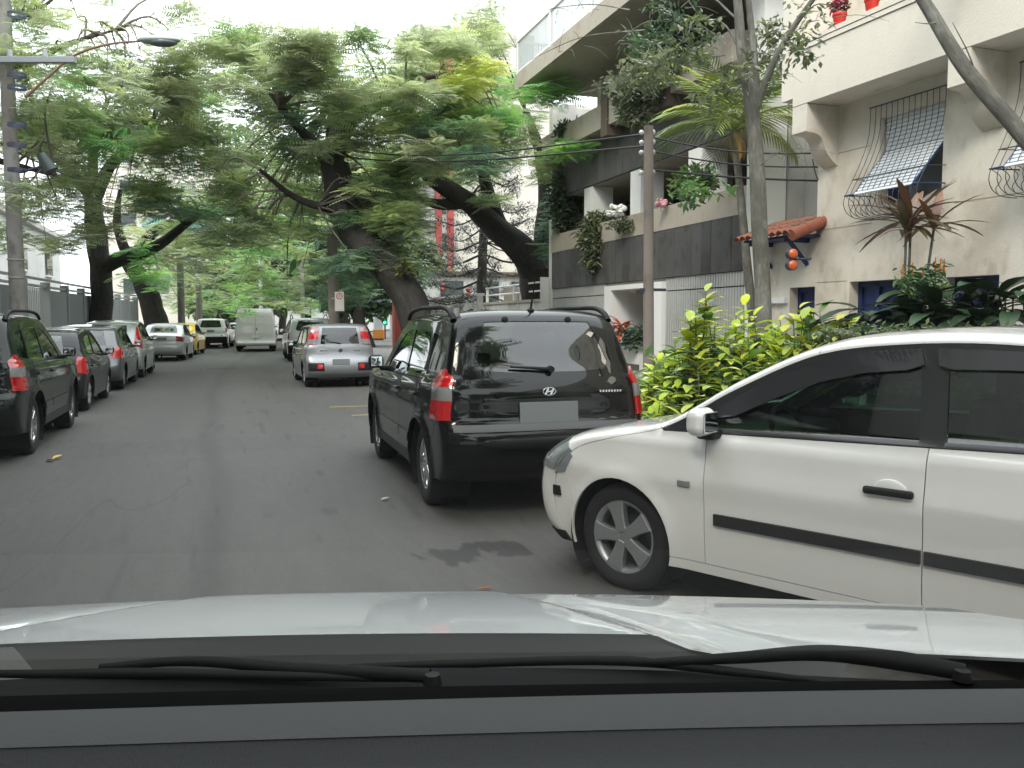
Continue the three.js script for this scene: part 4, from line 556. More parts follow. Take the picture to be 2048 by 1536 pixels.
  for (const wx of [xF, xR]) for (const sd of [1, -1]) { const zo = zs(wx, R + Rr * .8) - .02, c = new THREE.CylinderGeometry(Rr + .012, Rr + .012, .34, 24, 1, true, -Math.PI / 2 - .6, Math.PI + 1.2); c.rotateX(Math.PI / 2); c.rotateZ(Math.PI); const dsk = new THREE.CircleGeometry(Rr + .012, 24); dsk.translate(0, 0, -.17 * sd); const m = merge([c, dsk]); m.translate(wx, R, sd * (zo - .17)); wl.push(m); }
  wl.push(box(xR - .5, xF + .5, yb0 + .03, yb0 + .12, -hw + .28, hw - .28), box(Lr + .4, xR, yb0 + .08, yb0 + .2, -hw + .3, hw - .3), box(xF - .2, Lf - .4, yb0 + .08, yb0 + .2, -hw + .3, hw - .3), box(xR + Rr, xF - Rr, yb0 + .02, yb0 + .08, -hw + .12, hw - .12));
  part('underbody', merge(wl), wellMat, car);
  // wheels
  const W = wheelGeo(R, S.rimR, S.tyreW ?? .2, S.wheel);
  for (const [i, wx] of [xF, xR].entries()) for (const sd of [1, -1]) {
    const w = new THREE.Group(); w.name = 'wheel'; w.position.set(wx, R, sd * (hw - .012 - (S.tyreW ?? .2) / 2 - (S.track ?? .03))); w.rotation.y = (sd < 0 ? Math.PI : 0) + (i === 0 ? (S.steer ?? 0) : 0); car.add(w);
    part('tyre', W.tyre, rubber, w); part('rim', W.rim, S.rimMat || alloy, w); part('brake_disc', W.disc, discMat, w).rotation.z = wx;
  }
  // seats and dashboard seen through the glass
  if (S.seats !== false) {
    const sm = S.seatMat || mat(.03, .031, .032, .9), yf = yb0 + .32, xs = S.xSeat ?? lerp(xR, xF, .5);
    for (const sd of [1, -1]) { const st = new THREE.Group(); st.name = 'seat'; st.position.set(xs, yf, sd * hw * .43); car.add(st); const bk = rbox(.14, .56, .46, .06, 3); bk.translate(0, .29, 0); bk.rotateZ(.22); bk.translate(-.2, .1, 0); part('backrest', bk, sm, st); const cu = rbox(.5, .16, .48, .06, 3); cu.translate(.05, .08, 0); part('cushion', cu, sm, st); const hd = rbox(.09, .2, .27, .04, 3); hd.translate(-.36, S.headY ?? .73, 0); part('headrest', hd, sm, st); }
    const bn = new THREE.Group(); bn.name = 'rear_bench'; bn.position.set(xs - .85, yf, 0); car.add(bn); const bb = rbox(.15, .56, hw * 1.5, .06, 3); bb.translate(0, .28, 0); bb.rotateZ(.25); bb.translate(-.12, .08, 0); part('backrest', bb, sm, bn); part('cushion', rbox(.46, .16, hw * 1.5, .06, 3).translate(.12, .08, 0), sm, bn); for (const sd of [1, -1]) part('headrest', rbox(.08, .16, .25, .035, 3).translate(-.28, .64, sd * hw * .42), sm, bn);
    part('dashboard', rb(S.xA - .35, S.xA + .12, yf + .1, belt(S.xA) - .02, -hw + .17, hw - .17, .07, 3), trimBlack, car);
    const stw = new THREE.TorusGeometry(.18, .016, 8, 28); stw.rotateY(Math.PI / 2); stw.rotateZ(-.4); stw.translate(S.xA - .5, belt(S.xA) - .04, -hw * .43); part('steering_wheel', stw, trimBlack, car);
  }
  // mirrors
  if (S.mirror !== false) for (const sd of [1, -1]) {
    const [mx, my] = S.mirror, zz = zs(mx, my), m = new THREE.Group(); m.name = 'wing_mirror'; m.position.set(mx, my, sd * zz); car.add(m);
    part('housing', rbox(.11, .14, .16, .05, 4).translate(.0, .07, sd * .13), S.mirrorMat || paint, m); part('mirror_glass', rbox(.01, .1, .12, .004, 1).translate(-.053, .07, sd * .13), mirrorGlass, m); part('stalk', rbox(.1, .05, .12, .02, 2).translate(.01, .0, sd * .03), trimBlack, m);
  }
  const api = { car, zs, strip, P, Q, belt, doors, outS, sheet, topPatch: (poly, o) => patch(poly, CS, CT, strip, outS, o), sidePatch: (sd, poly, o) => patch(poly, cell, cell, ...sheet(sd), o) };
  // door handles
  if (S.handles) for (const [i, [hx, hy]] of S.handles.entries()) for (const [k, sd] of [1, -1].entries()) {
    const zz = zs(hx, hy), h = rbox(.21, .034, .03, .013, 3); h.translate(hx, hy, sd * (zz + .018)); part('handle', h, S.handleMat || trimBlack, doors[Math.min(i, doors.length - 1)][k]);
    if (S.handleCup) { const c = new THREE.SphereGeometry(.075, 20, 12); c.scale(1, .72, .16); c.translate(hx, hy, sd * (zz - .004)); part('handle_recess', c, paint, doors[Math.min(i, doors.length - 1)][k]); }
  }
  // plates
  if (S.plate) { const [py, ang, pxo, pw2 = .4, ph = .13] = S.plate, g = rbox(.012, ph, pw2, .004, 1); g.rotateZ(ang); g.translate(pxo, py, 0); part('number_plate', g, S.plateMat || plateGrey, car); }
  if (S.extra) S.extra(api);
  shadows(car); return car;
}
const mirrorGlass = mat(.75, .77, .78, .03, 1), plateGrey = mat(.15, .165, .168, .5);
const glassTint = (r, g, b) => phys(r, g, b, .015, { transmission: 1, thickness: 0, ior: 1.75 });
const glassDark = glassTint(.16, .19, .17), glassMid = glassTint(.38, .44, .4), glassClear = glassTint(.75, .82, .78);
const carPaint = (r, g, b, metal = 0, rough = .35) => phys(r, g, b, rough, { metalness: metal, clearcoat: 1, clearcoatRoughness: .03 });
const blackGloss = (r, g, b) => phys(r, g, b, .3, { clearcoat: .65, clearcoatRoughness: .02, specularIntensity: .1 });
const lensRed = phys(.42, .006, .008, .12, { clearcoat: 1, clearcoatRoughness: .03 }), lensDeep = phys(.22, .004, .006, .12, { clearcoat: 1, clearcoatRoughness: .03 }), lensClear = phys(.2, .2, .195, .12, { clearcoat: 1, clearcoatRoughness: .03 }), lensSmoke = phys(.16, .17, .17, .1, { clearcoat: 1, metalness: .4 }), lensHead = phys(.34, .37, .38, .08, { clearcoat: 1, metalness: .6 }), chrome = mat(.5, .51, .52, .18, 1);

// model outlines: [Px, Py, Qx, Qy] from the front lip over the roof to the rear lip
const hatchProf = [[1.78, .2, 1.52, .22], [1.91, .3, 1.62, .31], [1.95, .5, 1.66, .48], [1.88, .7, 1.6, .665], [1.7, .81, 1.5, .755], [1.35, .905, 1.25, .845], [.97, .975, .92, .93], [.56, 1.21, .52, 1.155], [.14, 1.4, .12, 1.335], [-.3, 1.462, -.3, 1.392], [-.9, 1.445, -.9, 1.378], [-1.45, 1.37, -1.4, 1.3], [-1.79, .98, -1.66, .95], [-1.91, .64, -1.71, .62], [-1.96, .56, -1.73, .54], [-1.93, .34, -1.72, .34], [-1.8, .22, -1.64, .24]];
const scaleProf = (p, sx, sy) => p.map(a => [a[0] * sx, a[1] * sy, a[2] * sx, a[3] * sy, a[4]]);
// --- white hatchback ---
const whitePaint = carPaint(.7, .69, .67, 0, .25);
function lampPair(api, name, polyTop, polySide, m, off = .006, parent) { for (const sd of [1, -1]) { const g = []; if (polyTop) g.push(api.topPatch(polyTop.map(p => [p[0], p[1] * sd]), { off, skirt: .02 })); if (polySide) g.push(api.sidePatch(sd, polySide, { off, skirt: .02 })); part(name, merge(g), m, parent || api.car); } }
const poloSpec = {
  prof: hatchProf, hw: .825, xF: 1.17, xR: -1.29, ra: .335, R: .3, rimR: .205, tyreW: .195, wheel: 'polo', p: 3, cell: .05, cs: .18, ct: .06,
  s: { FB: 3, CW: 6, WT: 8, RE: 11, GB: 12, BB: 13 }, sG: 11, belt: x => .95 - .034 * x, xA: .9, xd0: .63, xd1: -.41, xd2: -1.25, ysill: .265, ybot: .19, crease: .7, creaseK: -.02,
  cPillar: [[-1.36, 1.2], [-1.31, 1.05]], windows: [[[.69, .952], [.52, 1.06], [.3, 1.178], [.1, 1.262], [-.1, 1.306], [-.28, 1.325], [-.335, 1.31], [-.365, .985]], [[-.47, .99], [-.445, 1.3], [-.42, 1.328], [-.7, 1.325], [-1.02, 1.3], [-1.14, 1.25], [-1.22, 1.02], [-1.2, 1.012]]],
  rearGlass: [[11.1, -.6], [11.1, .6], [11.95, .66], [11.95, -.66]], paint: whitePaint, glass: glassTint(.26, .4, .32), frameMat: phys(.022, .022, .024, .3), mirror: [.6, .93], mirrorMat: whitePaint, handles: [[-.27, .765], [-1.1, .79]], handleCup: true, tumble: .26, steer: .0, rimMat: mat(.36, .37, .38, .4, .7), seatMat: mat(.05, .05, .052, .9), xSeat: -.25,
  extra(api) {
    const { car, zs } = api;
    lampPair(api, 'headlight', [[2.75, .66], [3.5, .6], [4.2, .82], [3.9, 1], [2.75, 1]], [[1.65, .6], [1.6, .665], [1.53, .742], [1.5, .72], [1.56, .62]], lensHead);
    lampPair(api, 'indicator_lens', [[2.75, .62], [3.0, .6], [3.0, .98], [2.75, .98]], null, lensClear, .009);
    lampPair(api, 'taillight', [[12.1, .72], [12.9, .74], [12.9, 1], [12.1, 1]], [[-1.7, .66], [-1.67, .93], [-1.55, .92], [-1.55, .68]], lensRed);
    for (const sd of [1, -1]) {
      // black rubbing strip on each door, side repeater, rain deflectors
      const strip = (x0, x1, parent) => part('side_moulding', api.sidePatch(sd, [[x0, .478], [x1, .478], [x1, .535], [x0, .535]], { off: .016, skirt: .018, gap: 0 }), mat(.017, .017, .018, .6), parent);
      const k = sd > 0 ? 0 : 1; strip(-.405, .57, api.doors[0][k]); strip(-.93, -.42, api.doors[1][k]);
      part('side_repeater', rbox(.075, .036, .02, .008, 2).translate(.745, .665, sd * zs(.745, .665)), lensClear, car);
      part('bumper_strip', api.sidePatch(sd, [[1.6, .475], [1.66, .475], [1.66, .53], [1.61, .53]], { off: .012, skirt: .014, gap: 0 }), trimBlack, car);
      const vis = (pts, off) => { const zf = (x, y) => sd * (zs(x, y)); return patch(pts, .06, .06, (x, y) => [x, y, zf(x, y)], () => [0, 0, sd], { off, skirt: .012, gap: 0 }); };
      part('rain_deflector', vis([[.7, .985], [.5, 1.115], [.3, 1.222], [.1, 1.305], [-.1, 1.352], [-.33, 1.37], [-.35, 1.3], [-.28, 1.275], [-.1, 1.255], [.1, 1.205], [.3, 1.12], [.5, 1.02]], .022), deflector, car);
      part('rain_deflector', vis([[-.4, 1.372], [-.7, 1.365], [-1.04, 1.345], [-1.17, 1.28], [-1.1, 1.265], [-.98, 1.278], [-.7, 1.29], [-.46, 1.285], [-.41, 1.3]], .022), deflector, car);
    }
    part('front_spoiler', patch([[0, -1], [.55, -1], [.55, 1], [0, 1]], .3, .08, api.strip, api.outS, { off: .012, skirt: .01, gap: 0 }), trimBlack, car);
    // wiper at the windscreen foot
  }
};
const deflector = phys(.03, .029, .033, .12, { clearcoat: 1 });
// --- black compact SUV ---
const suvProf = [[2.02, .28, 1.72, .3], [2.13, .4, 1.8, .42], [2.16, .62, 1.84, .6], [2.1, .88, 1.8, .86], [1.85, 1.0, 1.62, .95], [1.35, 1.085, 1.25, 1.015], [.95, 1.13, .9, 1.065], [.52, 1.42, .48, 1.345], [.15, 1.62, .12, 1.535], [-.4, 1.68, -.4, 1.592], [-1.2, 1.672, -1.2, 1.582], [-1.8, 1.63, -1.72, 1.535], [-2.02, 1.22, -1.88, 1.2], [-2.11, 1.02, -1.93, 1.02], [-2.14, .8, -1.94, .8], [-2.2, .72, -1.97, .72], [-2.18, .45, -1.96, .45], [-2.02, .3, -1.84, .32]];
const blackPaint = blackGloss(.004, .005, .0048), darkGreenPaint = blackGloss(.008, .013, .011);
const suvWindows = [[[.6, 1.1], [.42, 1.24], [.2, 1.38], [0, 1.465], [-.2, 1.495], [-.34, 1.5], [-.38, 1.115]], [[-.47, 1.118], [-.44, 1.505], [-.8, 1.508], [-1.17, 1.498], [-1.25, 1.3], [-1.27, 1.13]], [[-1.36, 1.14], [-1.32, 1.3], [-1.27, 1.49], [-1.5, 1.475], [-1.66, 1.44], [-1.74, 1.3], [-1.77, 1.18]]];
function emblem(car, pts, x, y, z, sc, m, ang = 0) {}
const suvSpec = {
  prof: suvProf, hw: .905, xF: 1.3, xR: -1.33, ra: .405, R: .355, rimR: .225, tyreW: .235, wheel: 'five', p: [3.2, 3.2, 3.2, 3.2, 3, 3, 3, 2.8, 3, 3.2, 3.2, 3.4, 3.6, 3.6, 3.6, 3.6, 3.6, 3.6], cell: .06, cs: .2, ct: .06,
  s: { FB: 3, CW: 6, WT: 8, RE: 11, GB: 12, BB: 14 }, sG: 11, belt: x => 1.075 - .022 * x, xA: .84, xd0: .68, xd1: -.43, xd2: -1.3, ysill: .4, ybot: .27, crease: .84, flare: .03, ym: .7, tumble: .26, kr: .05, seamR: 150,
  cPillar: [[-1.8, 1.45], [-1.84, 1.3], [-1.86, 1.2], [-1.8, 1.15], [-1.55, 1.125]], windows: suvWindows, rearGlass: [[11.14, -.62], [11.14, .62], [11.9, .7], [12.12, .62], [12.2, .35], [12.2, -.35], [12.12, -.62], [11.9, -.7]],
  paint: blackPaint, glass: glassDark, glassRear: glassTint(.14, .19, .165), glassFront: glassMid, frameMat: blackPaint, mirror: [.56, 1.09], mirrorMat: trimBlack, handles: [[-.28, .95], [-1.12, .96]], handleMat: blackPaint, sillMat: mat(.03, .031, .032, .6), rimMat: alloyBright, xSeat: -.2, plate: [.845, -.08, -2.142, .5, .2], seatMat: mat(.035, .036, .036, .9),
  extra(api) {
    const { car, strip, zs } = api;
    // tall corner lamps: red, clear band, red
    const seg = [[12.0, 12.75, lensRed, .016], [12.75, 13.25, lensClear, .014], [13.25, 13.95, lensRed, .016]], yq = s => api.Q(s)[1];
    for (const sd of [1, -1]) {
      const lamp = new THREE.Group(); lamp.name = 'taillight'; car.add(lamp);
      const t0 = s => lerp(.9, .8, sstep(11.9, 12.5, s));
      for (const [s0, s1, m, off] of seg) {
        const poly = []; for (let i = 0; i <= 6; i++) { const s = lerp(s0, s1, i / 6); poly.push([s, sd * t0(s)]); } for (let i = 6; i >= 0; i--) poly.push([lerp(s0, s1, i / 6), sd * 1]);
        const fw = y => lerp(.02, .13, sstep(1.24, 1.1, y)), side = []; for (let i = 0; i <= 6; i++) { const s = lerp(s0, s1, i / 6), a = api.Q(s); side.push(a); } for (let i = 6; i >= 0; i--) { const s = lerp(s0, s1, i / 6), a = api.Q(s); side.push([a[0] + fw(a[1]), a[1]]); }
        part(m === lensClear ? 'reversing_lens' : 'red_lens', merge([api.topPatch(poly, { off, skirt: .02, gap: 0 }), api.sidePatch(sd, side, { off, skirt: .02, gap: 0 })]), m, lamp);
      }
      // roof rails with feet
      const rx = (x, dy) => V3(x, api.Q(9)[1] + dy, sd * (zs(x, 1.57) - .03));
      part('roof_rail', merge([tube([rx(.15, .02), rx(.02, .075), rx(-.4, .115), rx(-1, .118), rx(-1.5, .105), rx(-1.68, .05), rx(-1.74, .0)], [.018, .022, .02, .02, .022, .026, .03], 10)]), trimBlack, car);
      if (sd < 0) part('rail_foot', new THREE.CylinderGeometry(.04, .045, .12, 14).translate(-1.66, api.Q(9)[1] + .05, sd * (zs(-1.66, 1.57) - .06)), alloy, car);
      // protective side moulding
      for (const [k, dr] of api.doors.entries()) part('side_moulding', api.sidePatch(sd, k ? [[-.9, .5], [-.445, .5], [-.445, .585], [-.9, .585]] : [[-.415, .5], [.66, .5], [.66, .585], [-.415, .585]], { off: .018, skirt: .02, gap: 0 }), blackPaint, dr[sd > 0 ? 0 : 1]);
      part('window_hinge', new THREE.SphereGeometry(.03, 14, 10).scale(.6, 1, 1).translate(...strip(11.1, sd * .38)), trimBlack, car);
    }
    part('bumper_step', api.topPatch([[14.35, -.8], [15.0, -.8], [15.0, .8], [14.35, .8]], { off: .012, skirt: .014, gap: 0 }), mat(.05, .052, .053, .5), car);
    part('tailgate_trim', api.topPatch([[13.02, -.5], [13.16, -.5], [13.16, .5], [13.02, .5]], { off: .02, skirt: .02, gap: 0 }), blackPaint, car);
    const wip = [strip(12.12, .05), strip(12.05, -.15), strip(12.0, -.36)].map(p => V3(p[0] - .03, p[1] + .005, p[2])); part('rear_wiper', tube(wip, [.016, .012, .008], 8), trimBlack, car);
    part('wiper_pivot', new THREE.CylinderGeometry(.025, .03, .05, 14).rotateZ(Math.PI / 2).translate(wip[0].x, wip[0].y, wip[0].z), trimBlack, car);
    const an = strip(10.75, 0); part('antenna', merge([tube([[an[0], an[1], 0], [an[0] - .06, an[1] + .13, 0], [an[0] - .12, an[1] + .26, 0]], [.01, .006, .004], 6), new THREE.SphereGeometry(.03, 12, 8).scale(1.4, .7, 1).translate(an[0], an[1], 0)]), trimBlack, car);
    // slanted letter badge in a ring, model script at the edge
    const bp = strip(13.1, 0), bg = []; const ring = new THREE.TorusGeometry(.062, .0065, 8, 36); ring.scale(1, .56, 1); bg.push(ring);
    for (const dx of [-.026, .026]) { const s = new THREE.Shape(); s.moveTo(-.012 + dx - .012, -.028); s.lineTo(.008 + dx - .012, -.028); s.lineTo(.012 + dx + .012, .028); s.lineTo(-.008 + dx + .012, .028); bg.push(new THREE.ExtrudeGeometry(s, { depth: .006, bevelEnabled: false })); }
    { const s = new THREE.Shape(); s.moveTo(-.034, -.012); s.lineTo(.034, .002); s.lineTo(.034, .012); s.lineTo(-.034, -.002); bg.push(new THREE.ExtrudeGeometry(s, { depth: .006, bevelEnabled: false })); }
    const bgm = merge(bg); bgm.scale(.88, .88, 1); bgm.rotateY(-Math.PI / 2); bgm.translate(bp[0] - .028, bp[1] + .03, 0); part('emblem', bgm, chrome, car);
    // chrome script on the tailgate, at the side away from the kerb-side lamp
    const ls = []; const sp = strip(13.15, .62); for (let i = 0; i < 8; i++) ls.push(rbox(.004, .018, .016, .001, 1).translate(sp[0] - .012 + Math.abs(i - 2) * .0015, sp[1] + .03, sp[2] - .1 + i * .026)); part('model_lettering', merge(ls), chrome, car, 'stuff');
  }
};
// --- other parked cars ---
function hatchSpec(o) {
  const sx = o.sx ?? 1, sy = o.sy ?? 1, base = o.prof || hatchProf, m = (x, y) => [x * sx, y * sy];
  return {
    prof: scaleProf(base, sx, sy), hw: .83, xF: 1.17 * sx, xR: -1.29 * sx, ra: .335, R: .3, rimR: .2, tyreW: .19, wheel: 'cover', p: 3, cell: .09, cs: .25, ct: .09,
    s: { FB: 3, CW: 6, WT: 8, RE: 11, GB: 12, BB: 13 }, sG: 11, belt: x => (.95 - .034 * x / sx) * sy, xA: .9 * sx, xd0: .63 * sx, xd1: -.41 * sx, xd2: -1.25 * sx, ysill: .265, ybot: .19, crease: .7,
    cPillar: [m(-1.36, 1.2), m(-1.31, 1.05)], windows: poloSpec.windows.map(w => w.map(p => m(...p))), rearGlass: [[11.1, -.6], [11.1, .6], [11.95, .66], [11.95, -.66]],
    glass: glassDark, glassRear: glassTint(.22, .26, .24), glassFront: glassClear, mirror: m(.6, .93), handles: [m(-.27, .765), m(-1.1, .79)], handleMat: o.paint, tumble: .25, rimMat: hubGrey, plate: [.72 * sy, -.3, -1.885 * sx - .012], bumperMat: o.paint, ...o
  };
}
const silverPaint = carPaint(.22, .23, .24, .5, .4), greyPaint = carPaint(.085, .09, .094, .4, .35), darkPaint = blackGloss(.014, .016, .017), silverGreen = carPaint(.33, .36, .345, .3, .38), taxiPaint = carPaint(.62, .42, .02, 0, .3), dullWhite = carPaint(.46, .46, .43, 0, .4), pureWhite = carPaint(.66, .67, .67, 0, .3), saloonSilver = carPaint(.46, .465, .47, .2, .4);
const cornerLamps = (m, top, side) => api => lampPair(api, 'taillight', top, side, m);
function rearTrims(api, s, t, name = 'rear_wiper') { const w = [api.strip(s, .02), api.strip(s - .06, -.2), api.strip(s - .1, -.42)].map(p => V3(p[0] - .025, p[1], p[2])); part(name, tube(w, [.012, .009, .006], 6), trimBlack, api.car); }
const darkHatch = hatchSpec({ paint: darkPaint, wheel: 'cover', extra(api) { lampPair(api, 'taillight', [[12.0, .8], [12.8, .74], [12.9, 1], [12.0, 1]], [[-1.7, .66], [-1.66, .95], [-1.56, .95], [-1.52, .8], [-1.58, .66]], lensRed); rearTrims(api, 11.95); } });
const greyHatch = hatchSpec({ paint: greyPaint, sy: 1.02, wheel: 'six', rimMat: alloy, extra(api) { lampPair(api, 'taillight', [[12.02, .76], [12.5, .7], [12.72, .78], [12.72, 1], [12.02, 1]], [[-1.7, .74], [-1.665, .985], [-1.57, .97], [-1.5, .88], [-1.56, .76]], lensRed); rearTrims(api, 11.95); } });
const mpvHatch = hatchSpec({ paint: silverGreen, sx: .98, sy: 1.09, wheel: 'six', rimMat: alloy, rearGlass: [[11.1, -.6], [11.1, .6], [11.9, .6], [11.9, -.6]], extra(api) { lampPair(api, 'taillight', [[11.15, .84], [12.5, .72], [12.6, 1], [11.15, 1]], [[-1.66, .82], [-1.63, 1.02], [-1.37, 1.4], [-1.33, 1.36], [-1.52, 1.04], [-1.56, .82]], lensRed); rearTrims(api, 11.9); } });
const unoProf = [[1.72, .22, 1.5, .24], [1.85, .32, 1.6, .33], [1.88, .52, 1.62, .5], [1.82, .75, 1.56, .72], [1.6, .87, 1.45, .82], [1.25, .95, 1.18, .9], [.95, 1.0, .9, .96], [.6, 1.24, .55, 1.18], [.25, 1.43, .22, 1.37], [-.3, 1.49, -.3, 1.425], [-1.0, 1.49, -1.0, 1.425], [-1.66, 1.45, -1.58, 1.385], [-1.8, 1.0, -1.68, .985], [-1.86, .72, -1.71, .71], [-1.92, .62, -1.74, .61], [-1.92, .34, -1.74, .35], [-1.8, .24, -1.64, .26]];
const unoSpec = hatchSpec({
  paint: silverPaint, prof: unoProf, glassRear: glassTint(.09, .11, .1), wheel: 'cover', p: 3, xA: .88, belt: x => .965 - .012 * x, cell: .07, cs: .2, ct: .07, xF: 1.14, xR: -1.24, tumble: .2,
  cPillar: [[-1.5, 1.25], [-1.42, 1.05]], windows: [[[.7, .975], [.5, 1.1], [.2, 1.29], [0, 1.335], [-.3, 1.36], [-.36, .99]], [[-.46, .99], [-.42, 1.365], [-1.0, 1.365], [-1.2, 1.35], [-1.3, 1.15], [-1.33, 1.0]]], rearGlass: [[11.1, -.6], [11.1, .6], [11.92, .62], [11.92, -.62]], plate: [.62, -.1, -1.945],
  extra(api) {
    const { car, strip } = api;
    lampPair(api, 'taillight', [[11.02, .69], [11.95, .72], [11.95, 1], [11.02, 1]], [[-1.68, 1.02], [-1.575, 1.39], [-1.53, 1.38], [-1.62, 1.03]], lensRed, .012);
    lampPair(api, 'reversing_lens', [[11.68, .705], [11.93, .715], [11.93, .93], [11.68, .92]], null, lensClear, .016); lampPair(api, 'indicator_lens', [[11.12, .71], [11.32, .715], [11.32, .9], [11.12, .89]], null, lensClear, .016);
    lampPair(api, 'lamp_recess', [[14.1, .5], [14.75, .5], [14.75, .86], [14.1, .86]], null, trimBlack, .004); lampPair(api, 'reflector', [[14.2, .54], [14.55, .54], [14.55, .7], [14.2, .7]], null, lensRed, .012);
    rearTrims(api, 11.9);
    const b = strip(12.42, 0); part('emblem', merge([new THREE.TorusGeometry(.04, .009, 8, 26).rotateY(Math.PI / 2), new THREE.CylinderGeometry(.036, .036, .006, 24).rotateZ(Math.PI / 2)]).translate(b[0] - .006, b[1], 0), mat(.12, .12, .13, .25, .8), car);
    for (const sd of [1, -1]) { const ls = [], s0 = strip(12.42, sd * .5); for (let i = 0; i < 4; i++) ls.push(rbox(.004, .025, .028, .001, 1).translate(s0[0] - .006, s0[1], s0[2] + (i - 1.5) * .04)); part('model_lettering', merge(ls), mat(.3, .3, .3, .25, .9), car, 'stuff'); }
  }
});
const sedanProf = [[1.95, .22, 1.68, .24], [2.06, .32, 1.76, .33], [2.1, .52, 1.8, .5], [2.02, .72, 1.74, .69], [1.82, .83, 1.62, .78], [1.4, .92, 1.3, .86], [.98, .98, .93, .935], [.58, 1.22, .54, 1.16], [.18, 1.42, .16, 1.35], [-.25, 1.475, -.25, 1.4], [-.7, 1.45, -.7, 1.375], [-.98, 1.4, -.96, 1.325], [-1.58, 1.06, -1.5, 1.0], [-2.0, 1.03, -1.86, .98], [-2.12, .98, -1.92, .93], [-2.18, .7, -1.94, .68], [-2.22, .6, -1.96, .58], [-2.2, .36, -1.95, .36], [-2.05, .24, -1.84, .26]];
const sedanSpec = hatchSpec({
  prof: sedanProf, paint: saloonSilver, s: { FB: 3, CW: 6, WT: 8, RE: 11, GB: 12, BB: 15 }, sG: 11, xF: 1.25, xR: -1.25, xA: .9, xd1: -.38, xd2: -1.2, belt: x => .955 - .028 * x, wheel: 'six', rimMat: alloy,
  cPillar: [[-1.22, 1.18], [-1.36, 1.05]], windows: [[[.7, .955], [.5, 1.085], [.3, 1.19], [.1, 1.275], [-.1, 1.32], [-.27, 1.33], [-.33, .985]], [[-.43, .985], [-.39, 1.335], [-.7, 1.318], [-.92, 1.255], [-1.1, 1.13], [-1.15, 1.02]]], rearGlass: [[11.06, -.64], [11.06, .64], [11.92, .7], [11.92, -.7]], plate: [.86, -.1, -2.165],
  extra(api) { lampPair(api, 'taillight', [[13.95, .68], [14.75, .68], [14.75, 1], [13.95, 1]], [[-1.94, .76], [-1.92, .94], [-1.74, .95], [-1.7, .86], [-1.76, .77]], lensDeep); }
});
const taxiSpec = { ...sedanSpec, paint: taxiPaint, bumperMat: taxiPaint, handleMat: taxiPaint, cell: .12, seats: false };
const whiteSuv = { ...suvSpec, paint: pureWhite, frameMat: trimBlack, mirrorMat: pureWhite, handleMat: pureWhite, bumperMat: pureWhite, sillMat: trimBlack, cell: .1, cs: .3, ct: .1, seats: false, plate: [.98, -.12, -2.13], extra(api) { lampPair(api, 'taillight', [[12.3, .82], [13.4, .8], [13.4, 1], [12.3, 1]], [[-1.93, .94], [-1.9, 1.14], [-1.78, 1.12], [-1.78, .95]], lensRed, .014); part('bumper_skirt', api.topPatch([[15.2, -1], [16.9, -1], [16.9, 1], [15.2, 1]], { off: .012, skirt: .012, gap: 0 }), trimBlack, api.car); lampPair(api, 'reflector', [[14.6, .6], [14.95, .6], [14.95, .72], [14.6, .72]], null, lensDeep, .016); } };
const utilitySuv = { ...whiteSuv, belt: suvSpec.belt, extra(api) { lampPair(api, 'taillight', [[12.5, .84], [13.7, .84], [13.7, 1], [12.5, 1]], [[-1.935, .86], [-1.9, 1.12], [-1.8, 1.12], [-1.8, .86]], lensDeep, .014); part('bumper_skirt', api.topPatch([[14.1, -1], [16.9, -1], [16.9, 1], [14.1, 1]], { off: .012, skirt: .012, gap: 0 }), trimBlack, api.car); for (const sd of [1, -1]) part('roof_rail', tube([[-.1, 1.6, sd * .66], [-.2, 1.74, sd * .66], [-1.5, 1.73, sd * .66], [-1.6, 1.6, sd * .66]], [.018, .018, .018, .018], 8), trimBlack, api.car); } };
const farDark = { ...darkHatch, paint: darkPaint, cell: .15, cs: .4, ct: .15, seats: false }, farWhite = { ...darkHatch, paint: pureWhite, bumperMat: pureWhite, handleMat: pureWhite, mirrorMat: pureWhite, cell: .15, cs: .4, ct: .15, seats: false }, farSilver = { ...farWhite, paint: silverPaint, bumperMat: silverPaint };
const vanProf = [[2.3, .3, 2.05, .32], [2.42, .42, 2.12, .44], [2.44, .62, 2.14, .62], [2.4, .86, 2.1, .86], [2.25, 1.08, 2.02, 1.05], [1.95, 1.18, 1.85, 1.12], [1.75, 1.24, 1.68, 1.18], [1.35, 1.66, 1.3, 1.6], [1.05, 1.98, 1.0, 1.9], [.4, 2.08, .4, 1.98], [-1.2, 2.1, -1.2, 2.0], [-2.32, 2.08, -2.27, 1.98], [-2.4, 1.5, -2.33, 1.5], [-2.42, 1.0, -2.34, 1.0], [-2.44, .52, -2.34, .52], [-2.47, .46, -2.35, .46], [-2.45, .36, -2.33, .36], [-2.36, .3, -2.28, .32]];
